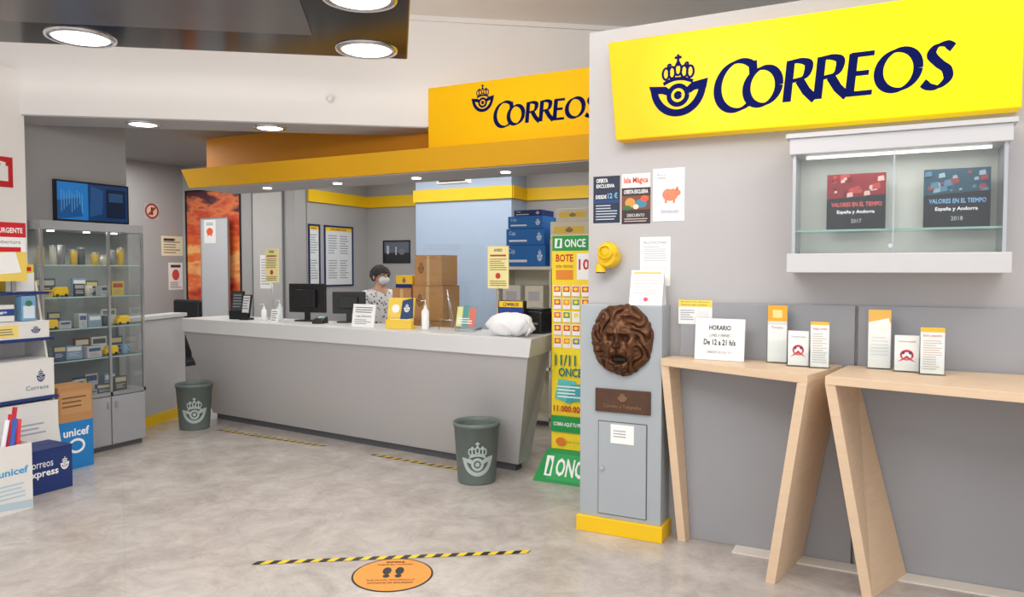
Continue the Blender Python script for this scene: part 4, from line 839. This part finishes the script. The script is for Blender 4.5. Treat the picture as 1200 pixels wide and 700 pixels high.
mk('face_mask',MB().ell((0,-.075,1.432),(.062,.04,.045),P((225,232,238)),24,14),parent=pe)
mk('nose',MB().ell((0,-.105,1.475),(.012,.018,.02),skin,12,8),parent=pe)
for s in (-1,1):
    mk('eye',MB().ell((s*.032,-.094,1.497),(.012,.008,.007),P((235,235,235)),12,8).ell((s*.032,-.101,1.497),(.005,.003,.005),P((40,30,25)),8,6),parent=pe)
    mk('ear',MB().ell((s*.086,-.015,1.47),(.01,.02,.03),skin,12,8),parent=pe)
gl=MB()
for s in (-1,1):
    gl.tube([(s*.034+.024*math.cos(t*math.pi/8),-.11,1.495+.018*math.sin(t*math.pi/8)) for t in range(17)],.002,blackp,6)
    gl.tube([(s*.058,-.11,1.5),(s*.09,-.02,1.49)],.002,blackp,6)
gl.tube([(-.01,-.111,1.5),(.01,-.111,1.5)],.002,blackp,6)
mk('glasses',gl,parent=pe)
# ================================================================ LIGHTS
def area(name,loc,size,power,color=(1,1,1),rot=(0,0,0),sy=None):
    l=bpy.data.lights.new(name,'AREA');l.energy=power;l.shape='RECTANGLE';l.size=size;l.size_y=sy or size;l.color=color
    o=bpy.data.objects.new(name,l);COL.objects.link(o);o.location=loc;o.rotation_euler=rot
    return o
def spot(name,loc,power,ang=120,color=(1,.97,.92),r=.12):
    l=bpy.data.lights.new(name,'SPOT');l.energy=power;l.spot_size=math.radians(ang);l.spot_blend=.8;l.shadow_soft_size=r;l.color=color
    o=bpy.data.objects.new(name,l);COL.objects.link(o);o.location=loc;return o
area('ceiling_fill',(-1.6,.3,3.6),3.5,125,(1,.98,.965),sy=2.2)  # unseen fill lights added under the ceiling, no fixtures modelled
area('ceiling_fill',(1.2,2.2,3.6),2.0,46,(1,.98,.965),sy=2.0)
area('ceiling_fill',(-3.4,.6,3.6),2.0,42,(1,.98,.965),sy=2.0)
area('office_fill',(-4.2,7.0,2.87),3.5,55,(1,.98,.95),sy=1.0)  # fill lights added to brighten the back room, no fixtures modelled
area('office_fill',(-7.4,5.4,2.87),1.6,38,(1,.98,.95),sy=1.6)
area('added_bulkhead_wash',(-1.9,1.9,2.95),3.0,50,(1,.975,.95),rot=(math.radians(99),0,math.radians(36.6)),sy=.5)  # added light without a fixture, aimed to brighten the white bulkhead
for s,t in ((-.27,.2),(-.27,1.15),(-2.03,.19)): spot('downlight_beam',(*CP(s,t),2.97),42)
for s in (.8,1.8): spot('downlight_beam',BK(s,.2,2.70),22)
for x in (-5.6,-4.7,-3.8,-2.9,-2.1): spot('canopy_beam',(x,5.55,2.33),8,110,r=.04)
area('case_lamp',(0,4.1,2.1),.8,.9,(1,1,.95),sy=.05)
for yy in (3.65,3.95,4.2): spot('cabinet_beam',(-6.05,yy,1.84),5,140,(1,.95,.85),.03)
w=bpy.data.worlds.new('world');SC.world=w;w.use_nodes=True
bgn=w.node_tree.nodes['Background'];bgn.inputs[0].default_value=(.95,.97,1,1);bgn.inputs[1].default_value=1.2
# ================================================================ CAMERA
cam=bpy.data.cameras.new('camera');cam.sensor_width=36;cam.lens=26.1;cam.clip_start=.05
co=bpy.data.objects.new('camera',cam);COL.objects.link(co)
co.location=(0,0,1.55);co.rotation_euler=(math.radians(90)-math.atan(35/870),0,math.radians(27.1))
SC.camera=co
